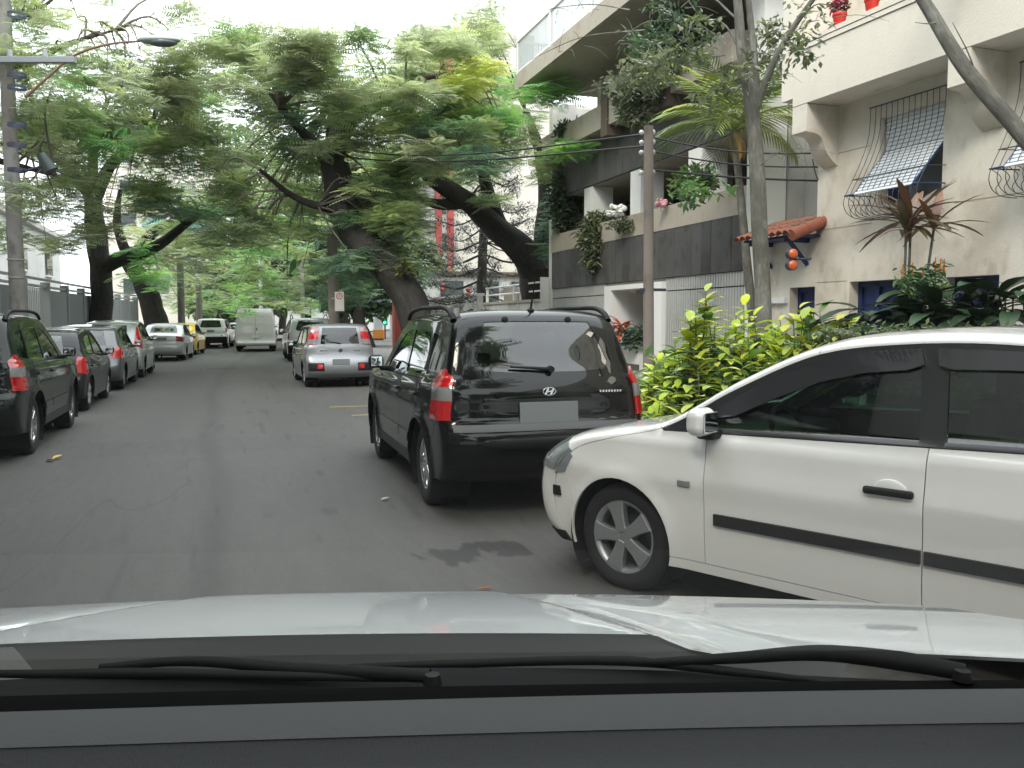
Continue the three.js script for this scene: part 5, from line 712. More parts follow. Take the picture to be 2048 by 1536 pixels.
const vanSpec = {
  prof: vanProf, hw: 1.0, xF: 1.55, xR: -1.45, ra: .38, R: .33, rimR: .2, tyreW: .2, wheel: 'cover', p: [4, 4, 4, 4, 4, 4, 4, 4, 4, 5, 6, 7, 7, 7, 7, 7, 7, 7], cell: .12, cs: .25, ct: .09, s: { FB: 3, CW: 6, WT: 8, RE: 11, GB: 12, BB: 14 }, sG: 11, belt: x => 1.18, xA: 1.68, xd0: 1.5, xd2: .62, ysill: .42, ybot: .3, tumble: .06, shoulder: .01, kr: .02, kf: .06, flare: .01,
  cPillar: [[-2.0, 1.98], [-.2, 1.98], [.55, 1.98], [.6, 1.5]], windows: [[[1.45, 1.22], [1.2, 1.5], [.98, 1.76], [.7, 1.78], [.68, 1.22]]], paint: dullWhite, glass: glassDark, mirror: [1.4, 1.22], mirrorMat: trimBlack, handles: [[.75, 1.05]], rimMat: hubGrey, doorSplit: true, plate: [.76, -.03, -2.445], plateMat: mat(.5, .5, .48, .5), seats: false,
  extra(api) {
    const { car, strip } = api;
    lampPair(api, 'taillight', [[12.9, .9], [13.9, .9], [13.9, 1], [12.9, 1]], [[-2.34, .56], [-2.335, 1.02], [-2.26, 1.02], [-2.26, .56]], lensDeep, .012);
    for (const sd of [1, -1]) {
      part('door_panel', api.topPatch([[11.35, sd * .08], [12.25, sd * .08], [12.25, sd * .7], [11.35, sd * .7]], { off: .012, skirt: .014, gap: .02 }), dullWhite, car);
      for (const s of [11.5, 12.6, 13.7]) { const p = strip(s, sd * .955); part('door_hinge', rbox(.03, .09, .1, .01, 2).translate(p[0] - .01, p[1], p[2]), dullWhite, car); }
    }
    const h = strip(12.72, .06); part('handle', rbox(.03, .12, .05, .012, 2).translate(h[0] - .015, h[1], h[2]), trimBlack, car);
  }
};
// ---------- the street behind the viewpoint, which the bodywork and windows mirror ----------
{ const a = thing('apartment_building', 'cream block further back on the side of the cream house', 'building'); part('wall', box(10.5, 22, 0, 14, -2.6, 34), creamMat, a); windowGrid(a, winGlass, 10.45, 2.2, 4, 5, 0, 6.4, 3.2, 2.2, 1.5, 'x'); shadows(a);
  const b = thing('apartment_building', 'grey block further back behind the grey street wall', 'building'); part('wall', box(-24, -9.5, 0, 15, -20, 34), greyWall, b); windowGrid(b, winGlass, -9.45, 2.2, 4, 8, -17, 6.2, 3.2, 2.2, 1.5, 'x'); shadows(b);
  const c = thing('apartment_building', 'pale block closing the street behind the viewpoint', 'building'); part('wall', box(-9, 10, 0, 9, 62, 74), whiteWall, c); windowGrid(c, winGlass, 62, 2.2, 2, 5, -7, 3.4, 3.2, 1.8, 1.5, 'z'); shadows(c);
  const r = rng(313); for (const [x, z, lab, R0, H] of [[-5.6, 7, 'street tree behind the viewpoint on the grey wall side', 3.4, 6.4], [5.8, 10, 'street tree behind the viewpoint on the cream block side', 3.6, 6.2], [-5.4, 22, 'second street tree back along the grey wall side', 4.2, 6], [5.6, 24, 'second street tree back along the cream block side', 4.2, 6.2], [-6.3, -5, 'street tree beside the viewpoint on the grey wall side', 3.4, 6.2], [-6.6, -9.5, 'street tree between the viewpoint and the concrete lamp pole', 2.2, 6], [0, 44, 'broad tree standing at the street end behind the viewpoint', 6.5, 5.5]]) { const t = thing('street_tree', lab, 'tree'); part('trunk', tube([[x, 0, z], [x * .97, H * .5, z], [x * .85, H, z]], [.4, .3, .2], 10, .12, z | 0), barkDark, t); const cl = []; for (let k = 0; k < 8; k++) cl.push([x * .8 + (r() - .5) * R0 * 1.7, H + (r() - .4) * R0 * .9, z + (r() - .5) * R0 * 1.7, R0 * .5, R0 * .36, R0 * .5, 62, GREENS]); if (z === -5) { limb(t, [V3(x * .9, 5.6, z), V3(-3, 7.6, -2.5), V3(0, 8.4, -1), V3(2.6, 8.6, .5)], [.16, .12, .08, .04], barkDark, 77); for (let k = 0; k < 12; k++) cl.push([-2.5 + 6.5 * r(), 7.4 + 1.8 * r(), -3.5 + 6 * r(), .8, .4, .8, 16, GREENS]); }
    crown(t, cl, FEATHERS, 900 + (z | 0), { tilt: .9, scale: 1.8, lum: 2.3 }); shadows(t); } }
function placeLeaf(parent, g, m, pos, az, up, s, roll = 0) { const l = part('leaf', g, m, parent); l.position.copy(pos); l.rotation.set(roll, az, up, 'YZX'); l.scale.setScalar(s); return l; }
function instLeaves(parent, g, list, name) { if (!list.length) return; const im = new THREE.InstancedMesh(g, foliageMat, list.length); list.forEach(([p, az, up, s, c], i) => { M4.compose(p, QT.setFromEuler(EU.set(0, az, up, 'YZX')), V3(s, s, s)); im.setMatrixAt(i, M4); im.setColorAt(i, L3(c[0] * 1.5, c[1] * 1.5, c[2] * 1.5)); }); EU.order = 'XYZ'; im.name = name; im.userData.kind = 'stuff'; parent.add(im); }
{ // yellow-green shrub between pavement and white hatchback
  const sh = thing('shrub', 'leafy shrub with bright yellow-green young leaves beside the white hatchback', 'shrub'), r = rng(404), blades = [leafBlade(.27, .135, .3, 4, .25), leafBlade(.23, .11, .45, 4, .3)], young = [[.42, .46, .03], [.32, .42, .03], [.5, .5, .05]].map(c => phys(...c, .5, { side: THREE.DoubleSide, transmission: .3, thickness: 0 })), old = [[.1, .19, .03], [.13, .22, .035], [.06, .12, .03]].map(c => phys(...c, .4, { side: THREE.DoubleSide, transmission: .2, thickness: 0 }));
  const yc = [[.42, .46, .03], [.32, .42, .03]], oc = [[.1, .19, .03], [.07, .14, .03], [.05, .1, .03]], all = [], stems = [];
  const tops = [[1412, 582, 10.6], [1392, 625, 10.4], [1430, 640, 10.9], [1488, 610, 10.8], [1470, 660, 10.5], [1350, 690, 10.6], [1318, 720, 10.9], [1302, 770, 10.8], [1345, 760, 10.3], [1390, 700, 10.2], [1560, 640, 10.3], [1600, 615, 10.1], [1640, 625, 9.9], [1675, 640, 9.8], [1560, 690, 10], [1610, 680, 9.8], [1500, 700, 10.2], [1440, 720, 10], [1320, 800, 10.2], [1530, 660, 10.8], [1650, 660, 9.6], [1700, 655, 9.6], [1460, 760, 9.9], [1380, 790, 9.8], [1420, 800, 10.3]];
  for (const [x, y, d] of tops) for (let q = 0; q < 6; q++) {
    const tip = at(x + (q ? (r() - .5) * 46 : 0), y + (q ? 12 + 36 * r() : 0), d + (r() - .5) * .5), root = V3(tip.x + (r() - .5) * .25, .1, tip.z + (r() - .5) * .25), L = tip.y;
    stems.push(tube([root, root.clone().lerp(tip, .5).add(V3((r() - .5) * .12, 0, (r() - .5) * .12)), tip], [.014, .011, .005], 5, 0, 1, 6));
    for (let k = 0; k < 20; k++) { const h = L - k * .07; if (h < .3) break; const p = root.clone().lerp(tip, h / L); all.push({ p, az: k * 2.4 + r(), up: .75 - k * .07 + (r() - .5) * .5, s: (.75 + .5 * r()) * (k < 2 ? .75 : 1), y: k < 8 && r() < .8 }); }
  }
  crown(sh, [px(1400, 760, 11.2, 75, 60, 120, FRESH), px(1500, 760, 11.1, 90, 50, 130, FRESH), px(1610, 740, 10.8, 80, 40, 110, FRESH), px(1330, 800, 11.3, 36, 46, 50, FRESH)], [leafTuft(35, 12, .17, .085)], 509, { tilt: 1.5, flat: 0, name: 'foliage', lum: 1.7 });
  const cp = camera.position; all.sort((a, b) => a.p.distanceTo(cp) - a.p.y * .8 - (b.p.distanceTo(cp) - b.p.y * .8)); const rest = [[], []];
  all.forEach((l, i) => { const k = i % 2; if (i < 300) placeLeaf(sh, blades[k], (l.y ? young : old)[(r() * 3) | 0], l.p, l.az, l.up, l.s); else rest[k].push([l.p, l.az, l.up, l.s, (l.y ? yc : oc)[(r() * 2) | 0]]); });
  rest.forEach((l, k) => instLeaves(sh, blades[k], l, 'foliage')); part('stem', merge(stems), barkGrey, sh, 'stuff'); shadows(sh);
}
{ // broad dark leaves and clipped hedge before the cream house
  const r = rng(505), bl = [leafBlade(.5, .22, .5, 6, .2), leafBlade(.42, .17, .7, 6, .2)], ms = [[.018, .045, .018], [.025, .06, .022], [.035, .075, .03]].map(c => glossLeaf(...c));
  const spots = [[1740, 590, 9.9], [1790, 610, 9.7], [1840, 570, 9.6], [1885, 560, 9.4], [1935, 570, 9.2], [1985, 560, 9.0], [2030, 575, 8.8], [2075, 570, 8.7], [1960, 600, 8.9], [1870, 600, 9.2], [1770, 625, 9.6]];
  spots.forEach(([x, y, d], i) => { const c = at(x, y, d), t = thing('broadleaf_plant', 'dark glossy broad-leaved plant standing behind the clipped hedge of the cream house', 'plant', [c.x, 0, c.z], 0, 'broad-leaved plants behind the hedge'); for (let k = 0; k < 13; k++) { const az = k / 13 * 6.28 + r(), h = c.y - .25 + .3 * r() - .15, o = V3(Math.cos(az) * .12, h, -Math.sin(az) * .12); placeLeaf(t, bl[k % 2], ms[(r() * 3) | 0], o, az, .9 - .9 * r(), .8 + .4 * r()); if (k % 2) part('stalk', tube([[0, .1, 0], [o.x * .4, h * .6, o.z * .4], [o.x, h, o.z]], [.016, .013, .008], 5, 0, 1, 5), ms[2], t); } shadows(t); });
  const a = at(1690, 660, 9.4), b = at(2120, 650, 8.0), dir = b.clone().sub(a).setY(0), L = dir.length(); const hg = thing('hedge', 'low clipped small-leaved hedge in front of the broad-leaved plants', 'hedge', [a.x, 0, a.z], Math.atan2(-dir.z, dir.x)), cl = [];
  part('core', box(0, L, .1, 1.38, -.28, .28), mat(.1, .085, .055, .95), hg); for (let x = 0; x < L; x += .22) for (const [y, z] of [[1.46, .0], [1.42, .28], [1.2, .34], [.9, .34], [.5, .34], [1.44, -.25]]) cl.push([x, y, z, .17, .09, .14, 9, [[.06, .1, .03], [.09, .13, .035], [.13, .16, .05]]]); crown(hg, cl, [leafTuft(25, 12, .05, .026)], 506, { scale: 1.2, tilt: 1.5, flat: 0, name: 'foliage' }); shadows(hg);
  // bronze cordyline
  const c1 = at(1822, 432, 10.2), co = thing('cordyline', 'bronze-leaved cordyline on two thin stems below the barred window', 'plant', [c1.x, 0, c1.z]), cm = [[.2, .1, .06], [.16, .09, .05], [.26, .14, .07], [.1, .075, .035]].map(c => glossLeaf(...c)), cb = [leafBlade(.62, .1, .35, 6, .25), leafBlade(.5, .085, .6, 6, .25)];
  const heads = [[V3(0, c1.y - .1, 0), 30], [at(1868, 455, 10.1).sub(V3(c1.x, 0, c1.z)), 12], [at(1812, 455, 10.1).sub(V3(c1.x, 0, c1.z)), 12]]; heads.forEach(([h, n], i) => { part('stem', tube([[.05 * i, .1, .03 * i], [h.x * .6, h.y * .6, h.z * .6], h], [.022, .018, .015], 6), barkGrey, co); for (let k = 0; k < n; k++) placeLeaf(co, cb[k % 2], cm[(r() * 4) | 0], h.clone().add(V3(0, (r() - .5) * .14, 0)), k * 2.4 + r(), 1.2 - 1.3 * (k / n) + (r() - .5) * .3, .75 + .45 * r()); }); shadows(co);
  const fp = at(1850, 560, 10), fl = thing('flowering_plant', 'small shrub with orange flower spikes under the cordyline', 'plant', [fp.x, 0, fp.z]), om = mat(.6, .18, .03, .7); for (let k = 0; k < 7; k++) { const p = V3((r() - .5) * .5, fp.y + .12 + .14 * r(), (r() - .5) * .5); part('flower_spike', tube([p.clone().add(V3(0, -.16, 0)), p], [.016, .006], 6, .2, k, 4), om, fl); } crown(fl, [[0, fp.y - .05, 0, .35, .22, .35, 60, FRESH], [0, fp.y - .5, 0, .3, .4, .3, 40, GREENS]], [leafTuft(27, 8, .1, .04)], 507, { tilt: 1.5, flat: 0, name: 'foliage' }); part('stem', tube([[0, .1, 0], [0, fp.y - .1, 0]], [.02, .01], 5), barkGrey, fl); shadows(fl);
}
// palms
function frondGeo(L, seed, n = 22, ll = .42) { const r = rng(seed), list = [], pts = []; for (let i = 0; i <= 8; i++) { const t = i / 8; pts.push(V3(L * t * (1 - .12 * t), L * (.42 * t - .62 * t * t), 0)); } list.push(tube(pts, [.016, .01, .004], 5, 0, 1, 10)); const c = new THREE.CatmullRomCurve3(pts); for (let i = 2; i < n; i++) for (const s of [-1, 1]) { const t = i / n, p = c.getPoint(t), g = leafBlade(ll * (.5 + .7 * Math.sin(Math.PI * t * .95)) * (.85 + .3 * r()), .03, .3, 3, .1); g.rotateX(s * .35); g.rotateY(-s * (.95 - .35 * t)); g.rotateZ(-.5 * t); g.translate(p.x, p.y, p.z); list.push(g); } return merge(list); }
const FROND = [frondGeo(2.0, 1), frondGeo(1.7, 2), frondGeo(1.4, 3)];
function palm(label, base, head, n, seed, mats) { const t = thing('palm_tree', label, 'palm', [base.x, 0, base.z]), r = rng(seed), h = head.clone().sub(V3(base.x, 0, base.z)); part('trunk', tube([[0, .1, 0], [h.x * .5, h.y * .5, h.z * .5], h], [.11, .09, .07], 10, .05, seed), barkGrey, t); for (let k = 0; k < n; k++) { const f = part('frond', FROND[k % 3], mats[k < n - 2 ? (r() * (mats.length - 1)) | 0 : mats.length - 1], t); f.position.copy(h); f.rotation.set((r() - .5) * .4, k * 2.4 + r() * .5, k < n - 2 ? 1.1 - 1.3 * (k / n) : -.9, 'YZX'); f.scale.setScalar(k < n - 2 ? 1 + .4 * r() : .42); } shadows(t); return t; }
const palmMats = [[.2, .28, .05], [.28, .34, .06], [.13, .2, .05], [.55, .32, .06]].map(c => phys(...c, .5, { side: THREE.DoubleSide, transmission: .25, thickness: 0 }));
palm('yellow-green areca palm with hanging dry fronds before the grey block', at(1524, 640, 17.8).setY(0), at(1468, 262, 17.6), 30, 71, palmMats);
{ const h = at(2062, -8, 11); palm('palm with dark drooping fronds at the corner of the cream balcony', V3(h.x + .2, 0, h.z), h, 14, 72, [[.04, .07, .02], [.06, .09, .02], [.06, .08, .02]].map(c => phys(...c, .5, { side: THREE.DoubleSide }))); }
// plants on the grey block
function bush(label, x, y, d, rpx, rypx, n, pal, seed, tuft = TUFTS[1], scale = 1, drop = 0) { const c = at(x, y, d), t = thing('balcony_shrub', label, 'shrub', c.toArray()); const R = rpx * d / FPX, Ry = rypx * d / FPX; crown(t, [[0, 0, 0, R, Ry, R * .8, n, pal], ...(drop ? [[0, -Ry, 0, R * .7, drop, R * .4, n / 2 | 0, pal]] : [])], [tuft], seed, { tilt: 1.4, flat: 0, scale, name: 'foliage' }); const l = []; const r = rng(seed); for (let k = 0; k < 6; k++) l.push(tube([[0, -Ry * .8, 0], [(r() - .5) * R, 0, (r() - .5) * R], [(r() - .5) * R * 1.6, Ry * r(), (r() - .5) * R]], [.02, .012, .004], 5, 0, 1, 6)); part('stem', merge(l), barkGrey, t, 'stuff'); shadows(t); return t; }
bush('bushy green shrub hanging over the lower dark plank band', 1192, 470, 27.6, 34, 40, 90, GREENS, 801, TUFTS[0], 1, .5);
bush('big dark shrub under the roof overhang of the grey block', 1345, 95, 21.5, 70, 60, 170, DEEP, 802, TUFTS[1], 1);
bush('variegated trailing shrub spilling over the upper beige balcony box', 1275, 180, 22.3, 60, 35, 110, [[.09, .12, .04], [.18, .2, .1], [.06, .09, .03]], 803, TUFTS[1], 1, .4);
bush('small green balcony shrub behind the beige box at the far end', 1140, 262, 29, 34, 18, 60, DEEP, 804, TUFTS[1], .9);
bush('low green plants along the beige parapet below the white flowers', 1250, 448, 25.4, 40, 9, 40, GREENS, 805, TUFTS[1], .7);
bush('dark climbing leaves at the white end wall of the grey block', 1130, 400, 30.5, 30, 60, 110, DEEP, 806, TUFTS[0], 1.1);
bush('green leafy branch hanging before the white column', 1392, 365, 18.8, 40, 30, 50, FRESH, 807, TUFTS[0], .8);
function flowers(label, x, y, d, rpx, col, n, seed) { const c = at(x, y, d), t = thing('flower_cluster', label, 'flowers', c.toArray()), r = rng(seed), m = mat(...col, .7), R = rpx * d / FPX, g = new THREE.IcosahedronGeometry(.06, 1).scale(1, .6, 1); for (let k = 0; k < n; k++) { const f = part('blossom', g, m, t); f.position.set((r() - .5) * 2 * R, (r() - .4) * R * 1.1, (r() - .5) * R); f.scale.setScalar(.7 + .8 * r()); f.rotation.set(r() * 3, r() * 3, 0); } part('stem', tube([[0, -R * 1.4, 0], [0, 0, 0]], [.012, .008], 5), palmMats[2], t); shadows(t); }
flowers('cluster of white flowers in the planter between white columns', 1234, 423, 25.2, 17, [.75, .75, .72], 26, 811); flowers('cluster of pink flowers on the beige parapet by the thin post', 1322, 406, 23.0, 12, [.6, .3, .35], 14, 812);
{ // orange bromeliad and planter greenery in the entrance portal
  const c = at(1238, 655, 25.4), t = thing('bromeliad', 'orange-red bromeliad in the white entrance portal', 'plant', c.toArray()), r = rng(91), g = leafBlade(.5, .12, .5, 5, .2), ms = [[.6, .12, .03], [.7, .2, .04], [.5, .07, .03]].map(k => glossLeaf(...k)); for (let k = 0; k < 46; k++) placeLeaf(t, g, ms[(r() * 3) | 0], V3((r() - .5) * .5, (r() - .5) * .25, (r() - .5) * .4), r() * 6.28, 1.0 - 1.1 * r(), .7 + .5 * r()); part('stem', tube([[0, -.55, 0], [0, 0, 0]], [.05, .04], 6), palmMats[2], t); shadows(t);
  bush('dark green planting behind the low white wall of the portal', 1272, 672, 25.0, 30, 22, 70, DEEP, 808, TUFTS[1], .8);
}
// pots on the cream balcony
{ const loc = (z, y, x) => V3(x, y, z).applyAxisAngle(V3(0, 1, 0), creamTurn).add(V3(9.5, 0, -12)); const potM = mat(.62, .035, .02, .5);
  for (const [z, lab, sd] of [[.9, 'red flower pot with a red-leaved plant standing on the balcony parapet', 1], [1.55, 'red flower pot half hidden at the parapet edge, by a dark window box', 2]]) { const p = loc(z, 6.06, -.57), t = thing('flower_pot', lab, 'flower pot', p.toArray()); part('pot', new THREE.LatheGeometry([[0, 0], [.075, 0], [.1, .16], [.11, .16], [.11, .2], [.095, .2], [.09, .17], [0, .17]].map(a => new THREE.Vector2(...a)), 20), potM, t); crown(t, [[0, .3, 0, .14, .09, .14, 22, [[.2, .02, .03], [.28, .03, .04], [.05, .09, .03]]]], [leafTuft(33, 9, .07, .04)], 820 + sd, { tilt: 1.5, flat: 0, name: 'foliage' }); shadows(t); } }
// ---------- poles, lamps, wires, signs ----------
const concrete = new THREE.MeshStandardMaterial({ map: stainTex([.25, .24, .225], .35, 141, 2), roughness: .92 }), poleGrey = mat(.22, .2, .185, .85), poleWhite = mat(.66, .66, .64, .6), rustArm = mat(.2, .12, .08, .7);
const pole = (label, base, top, r0, r1, m, name = 'utility_pole') => { const t = thing(name, label, 'pole', [base.x, 0, base.z]); part('shaft', tube([[0, 0, 0], [(top.x - base.x), top.y, top.z - base.z]], [r0, r1], 16, 0, 1, 4), m, t); return t; };
{
  const b = hit(38, 640, 1, 0, -5.05), o = V3(b.x, 0, b.z), topP = at(33, -60, 19.6), t = pole('thick concrete utility pole with a curved lamp arm and crossarm', o, V3(o.x - .03, topP.y, o.z), .2, .16, concrete), L = p => p.clone().sub(o), dp = 19.4;
  part('lamp_arm', tube([L(at(50, 195, dp)), L(at(95, 155, dp)), L(at(150, 110, dp)), L(at(220, 88, dp)), L(at(282, 82, dp))], [.035, .032, .03, .028, .025], 8), rustArm, t);
  const hp = L(at(318, 80, dp)), head = new THREE.Group(); head.name = 'lamp_head'; head.position.copy(hp); head.rotation.y = YAW; t.add(head); part('cover', new THREE.SphereGeometry(.5, 24, 14).scale(1, .2, .36), mat(.34, .38, .38, .5, .3), head); part('lens', new THREE.SphereGeometry(.34, 20, 10).scale(1, .26, .5).translate(.08, -.06, 0), mat(.12, .14, .14, .2), head);
  part('crossarm', rbox(2.3, .14, .12, .02, 1).rotateY(YAW).translate(...L(at(50, 120, dp)).toArray()), mat(.25, .27, .28, .7), t); for (const x of [-20, 20, 90]) part('insulator', new THREE.CylinderGeometry(.045, .06, .16, 10).translate(...L(at(x, 106, dp)).toArray()), mat(.3, .32, .32, .4), t);
  for (const y of [30, 150, 175, 250, 290, 340]) part('clamp_band', new THREE.CylinderGeometry(.2, .2, .07, 16, 1, true).translate(L(at(34, y, dp)).x, L(at(34, y, dp)).y, L(at(34, y, dp)).z), ironDark, t); for (const y of [505, 545]) part('clamp_band', new THREE.CylinderGeometry(.212, .212, .03, 16, 1, true).translate(-.01, at(36, y, dp).y, 0), galv, t);
  part('transformer', new THREE.CylinderGeometry(.1, .17, .42, 14).rotateZ(.5).translate(...L(at(92, 325, dp)).toArray()), mat(.02, .035, .033, .5), t); part('transformer_arm', bar(L(at(40, 345, dp)), L(at(92, 330, dp)), .03), ironDark, t); shadows(t);
}
const small = [[362, 600, 47, 440, .2, .17, concrete, 'grey concrete pole standing behind the silver saloon'], [398, 600, 52, 530, .19, .17, poleGrey, 'short pole with a dark box on top, near the yellow taxi'], [522, 600, 60, 400, .14, .12, poleWhite, 'white lamp pole rising behind the van'], [667, 600, 27.5, 455, .18, .16, concrete, 'concrete pole carrying a speed sign, beside the small silver hatchback'], [605, 600, 58, 520, .15, .13, poleGrey, 'slim grey pole with a small white notice, far down the street']];
const poles = small.map(([x, y, d, ty, r0, r1, m, lab]) => { const c = at(x, y, d), b = V3(c.x, 0, c.z), t = pole(lab, b, V3(b.x, at(x, ty, d).y, b.z), r0, r1, m); shadows(t); return t; });
{ const t = poles[1], h = at(398, 540, 52).y; part('meter_box', rbox(.42, .55, .4, .03, 2).translate(0, h + .1, 0), ironDark, t); part('box_label', rbox(.3, .2, .02, .004, 1).translate(0, h - .3, .21), mat(.6, .6, .58, .5), t);
  const w = poles[2], p = at(522, 420, 60), hd = new THREE.SphereGeometry(.5, 18, 10).scale(1, .25, .5); part('lamp_arm', tube([[0, at(522, 440, 60).y, 0], [-.8, at(522, 425, 60).y, 0], [-1.6, p.y + .2, 0]], [.05, .04], 6), poleWhite, w); part('lamp_head', hd.translate(-1.9, p.y + .15, 0), mat(.6, .62, .62, .5), w);
  shadows(t); shadows(w); }
function signTex(fn, w, h) { const c = document.createElement('canvas'); c.width = w; c.height = h; fn(c.getContext('2d'), w, h); const t = new THREE.CanvasTexture(c); t.colorSpace = THREE.SRGBColorSpace; return t; }
{ // speed sign on the concrete pole
  const p = at(679, 603, 27.2), t = thing('road_sign', 'tall white road sign with a red ring, fixed to the concrete pole', 'sign', p.toArray(), YAW); part('plate', rbox(.3, .62, .02, .006, 1), mat(.6, .58, .56, .6), t);
  part('sign_face', new THREE.PlaneGeometry(.28, .6).translate(0, 0, .0125), new THREE.MeshStandardMaterial({ map: signTex((g, w, h) => { g.fillStyle = '#d9d4d0'; g.fillRect(0, 0, w, h); g.strokeStyle = '#b03038'; g.lineWidth = 12; g.beginPath(); g.arc(w / 2, 60, 40, 0, 7); g.stroke(); g.fillStyle = '#333'; g.font = 'bold 46px sans-serif'; g.textAlign = 'center'; g.fillText('P', w / 2, 77); }, 128, 274), roughness: .6 }), t); part('bracket', rbox(.16, .04, .04, .005, 1).translate(-.17, .1, -.02), galv, t); shadows(t);
  const q = at(614, 621, 57.6), n = thing('notice_sign', 'small white notice plate on the slim far pole', 'sign', q.toArray(), YAW); part('plate', rbox(.36, .46, .02, .006, 1), mat(.62, .62, .6, .6), n); part('edge_strip', rbox(.28, .04, .012, .003, 1).translate(0, .12, .014), mat(.1, .1, .12, .6), n); part('bracket', rbox(.2, .04, .04, .005, 1).translate(-.24, 0, -.03), galv, n); shadows(n);
}
// service post in front of the grey block and its cables
const sp = at(1297, 800, 15.0), post = V3(sp.x, 0, sp.z);
{ const t = pole('weathered grey service post with insulators and cables before the grey block', post, V3(post.x - .06, at(1292, 262, 15).y, post.z),   .1, .08, new THREE.MeshStandardMaterial({ map: stainTex([.19, .165, .15], .3, 151, 2), roughness: .92 })); for (const y of [265, 285, 305, 345]) { const p = at(1292, y, 15).sub(post); part('insulator', new THREE.SphereGeometry(.05, 12, 8).translate(p.x + .1, p.y, p.z + .06), mat(.5, .5, .5, .3), t); part('insulator', new THREE.SphereGeometry(.045, 12, 8).translate(p.x - .12, p.y - .02, p.z + .06), mat(.5, .5, .5, .3), t); } part('cable_bracket', rbox(.5, .05, .06, .01, 1).translate(at(1300, 640, 15).x - post.x, at(1300, 580, 15).y, 0), ironDark, t); shadows(t); }
const cableM = mat(.012, .012, .013, .6);
function cable(label, a, b, sag, r = .014) { const m = a.clone().lerp(b, .5); m.y -= sag; const t = solo('overhead_cable', tube([a, a.clone().lerp(m, .55).add(V3(0, -sag * .2, 0)), m, b.clone().lerp(m, .55).add(V3(0, -sag * .2, 0)), b], [r, r], 6, 0, 1, 28), cableM, label, 'cable', 'overhead cables'); shadows(t); }
const postY = y => at(1292, y, 15);
cable('upper overhead cable running from the service post into the tree crowns', postY(268), at(560, 268, 30), .55, .018); cable('lower overhead cable running from the service post into the tree crowns', postY(292), at(560, 292, 30), .4, .018);
cable('thin dark cable from the post top to the cream house', postY(272), at(1655, 306, 14.3), .12); cable('middle dark cable from the post to the cream house corner', postY(300), at(1652, 334, 14.4), .1); cable('heavy straight cable from the post to the cream house wall', postY(338), at(1652, 362, 14.4), .04, .018);
cable('loose looping cable end at the corner of the cream house', at(1625, 318, 14.2), at(1648, 345, 14.35), .22, .01); cable('long cable passing the concrete lamp pole', at(-60, 255, 19.5), at(300, 380, 40), .5, .018);
// twin-lens exit lamps beside garage doors
const lensOrange = phys(.6, .11, .03, .3, { clearcoat: .6 });
function exitLamp(label, p, s, turn) { const t = thing('signal_lamp', label, 'signal lamp', p.toArray(), turn); for (const y of [.11, -.11]) { part('housing', new THREE.CylinderGeometry(.105 * s, .105 * s, .14 * s, 18).rotateX(Math.PI / 2).translate(0, y * s, 0), ironDark, t); part('lens', new THREE.SphereGeometry(.092 * s, 18, 12).scale(1, 1, .5).translate(0, y * s, .07 * s), lensOrange, t); } part('arm', bar([0, 0, -.02], [.42 * s, .02, -.03], .022 * s), ironDark, t); shadows(t); }
exitLamp('twin orange exit lamp under the tiled canopy of the cream house', at(1583, 519, 13.4), .8, YAW + .1); exitLamp('twin orange exit lamp on the plain street wall, by the leaning tree', at(885, 574, 40), 1.0, YAW + .3); exitLamp('twin orange exit lamp at the end of the railed wall', at(936, 584, 35), .85, YAW + .3);
{ // far signals at the bend
  const p = at(757, 650, 62), t = thing('kiosk', 'small white and orange roadside cabinet at the far bend', 'cabinet', [p.x, 0, p.z], YAW); part('cabinet', rb(-.32, .32, .25, 2.1, -.2, .2, .06, 2), mat(.5, .56, .6, .5), t); part('orange_panel', rb(-.4, .4, .25, .9, -.24, .24, .04, 2), mat(.6, .22, .03, .6), t); part('base', rb(-.36, .36, 0, .26, -.22, .22, .02, 1), ironDark, t); shadows(t);
  const q = at(770, 648, 66), s = thing('traffic_signal', 'far traffic signal showing green beside the roadside cabinet', 'traffic light', [q.x, 0, q.z], YAW); part('post', bar([0, 0, 0], [0, 1.4, 0], .06), ironDark, s); part('signal_case', rb(-.18, .18, 1.2, 2.15, -.12, .12, .03, 2), ironDark, s); for (const [y, c] of [[1.95, [.1, .01, .01]], [1.68, [.1, .06, .01]]]) part('signal_lens', new THREE.SphereGeometry(.1, 14, 8).scale(1, 1, .4).translate(0, y, .12), mat(...c, .3), s); part('signal_lens', new THREE.SphereGeometry(.11, 14, 8).scale(1, 1, .4).translate(0, 1.4, .12), new THREE.MeshStandardMaterial({ color: L3(.02, .4, .2), emissive: L3(.05, 1, .55), emissiveIntensity: 1.0, roughness: .3 }), s); shadows(s); const gl = new THREE.PointLight(0x33ffaa, .3, 6); gl.position.set(0, 1.4, .25); s.add(gl); }
// ---------- vehicles in the street ----------
const ROAD = Math.PI / 2;
{ const c = makeCar(poloSpec, 'white five-door hatchback with black side moulding, nosing out beside the black SUV', 'car', [3.5, 0, -3.75], 2.05); c.scale.setScalar(1.07); }
makeCar(suvSpec, 'black compact SUV with roof rails and tall red lamps ahead of the white hatchback', 'car', [2.47, 0, -8.5], 1.559);
makeCar({ ...suvSpec, paint: darkGreenPaint, frameMat: darkGreenPaint, handleMat: darkGreenPaint, bumperMat: darkGreenPaint, plate: null, rimMat: alloyBright }, 'dark green-black SUV with roof rails at the near end of the opposite parked row', 'car', [-3.08, 0, -12.75], ROAD);
makeCar(darkHatch, 'black hatchback parked directly ahead of the dark SUV', 'car', [-3.14, 0, -18.0], ROAD);
makeCar(greyHatch, 'dark grey hatchback with a rounded red tail lamp, second hatchback ahead of the dark SUV', 'car', [-3.06, 0, -22.8], ROAD - .01);
makeCar(mpvHatch, 'pale silver-green hatchback with tall red lamps beside its rear window', 'car', [-2.98, 0, -27.0], ROAD - .02);
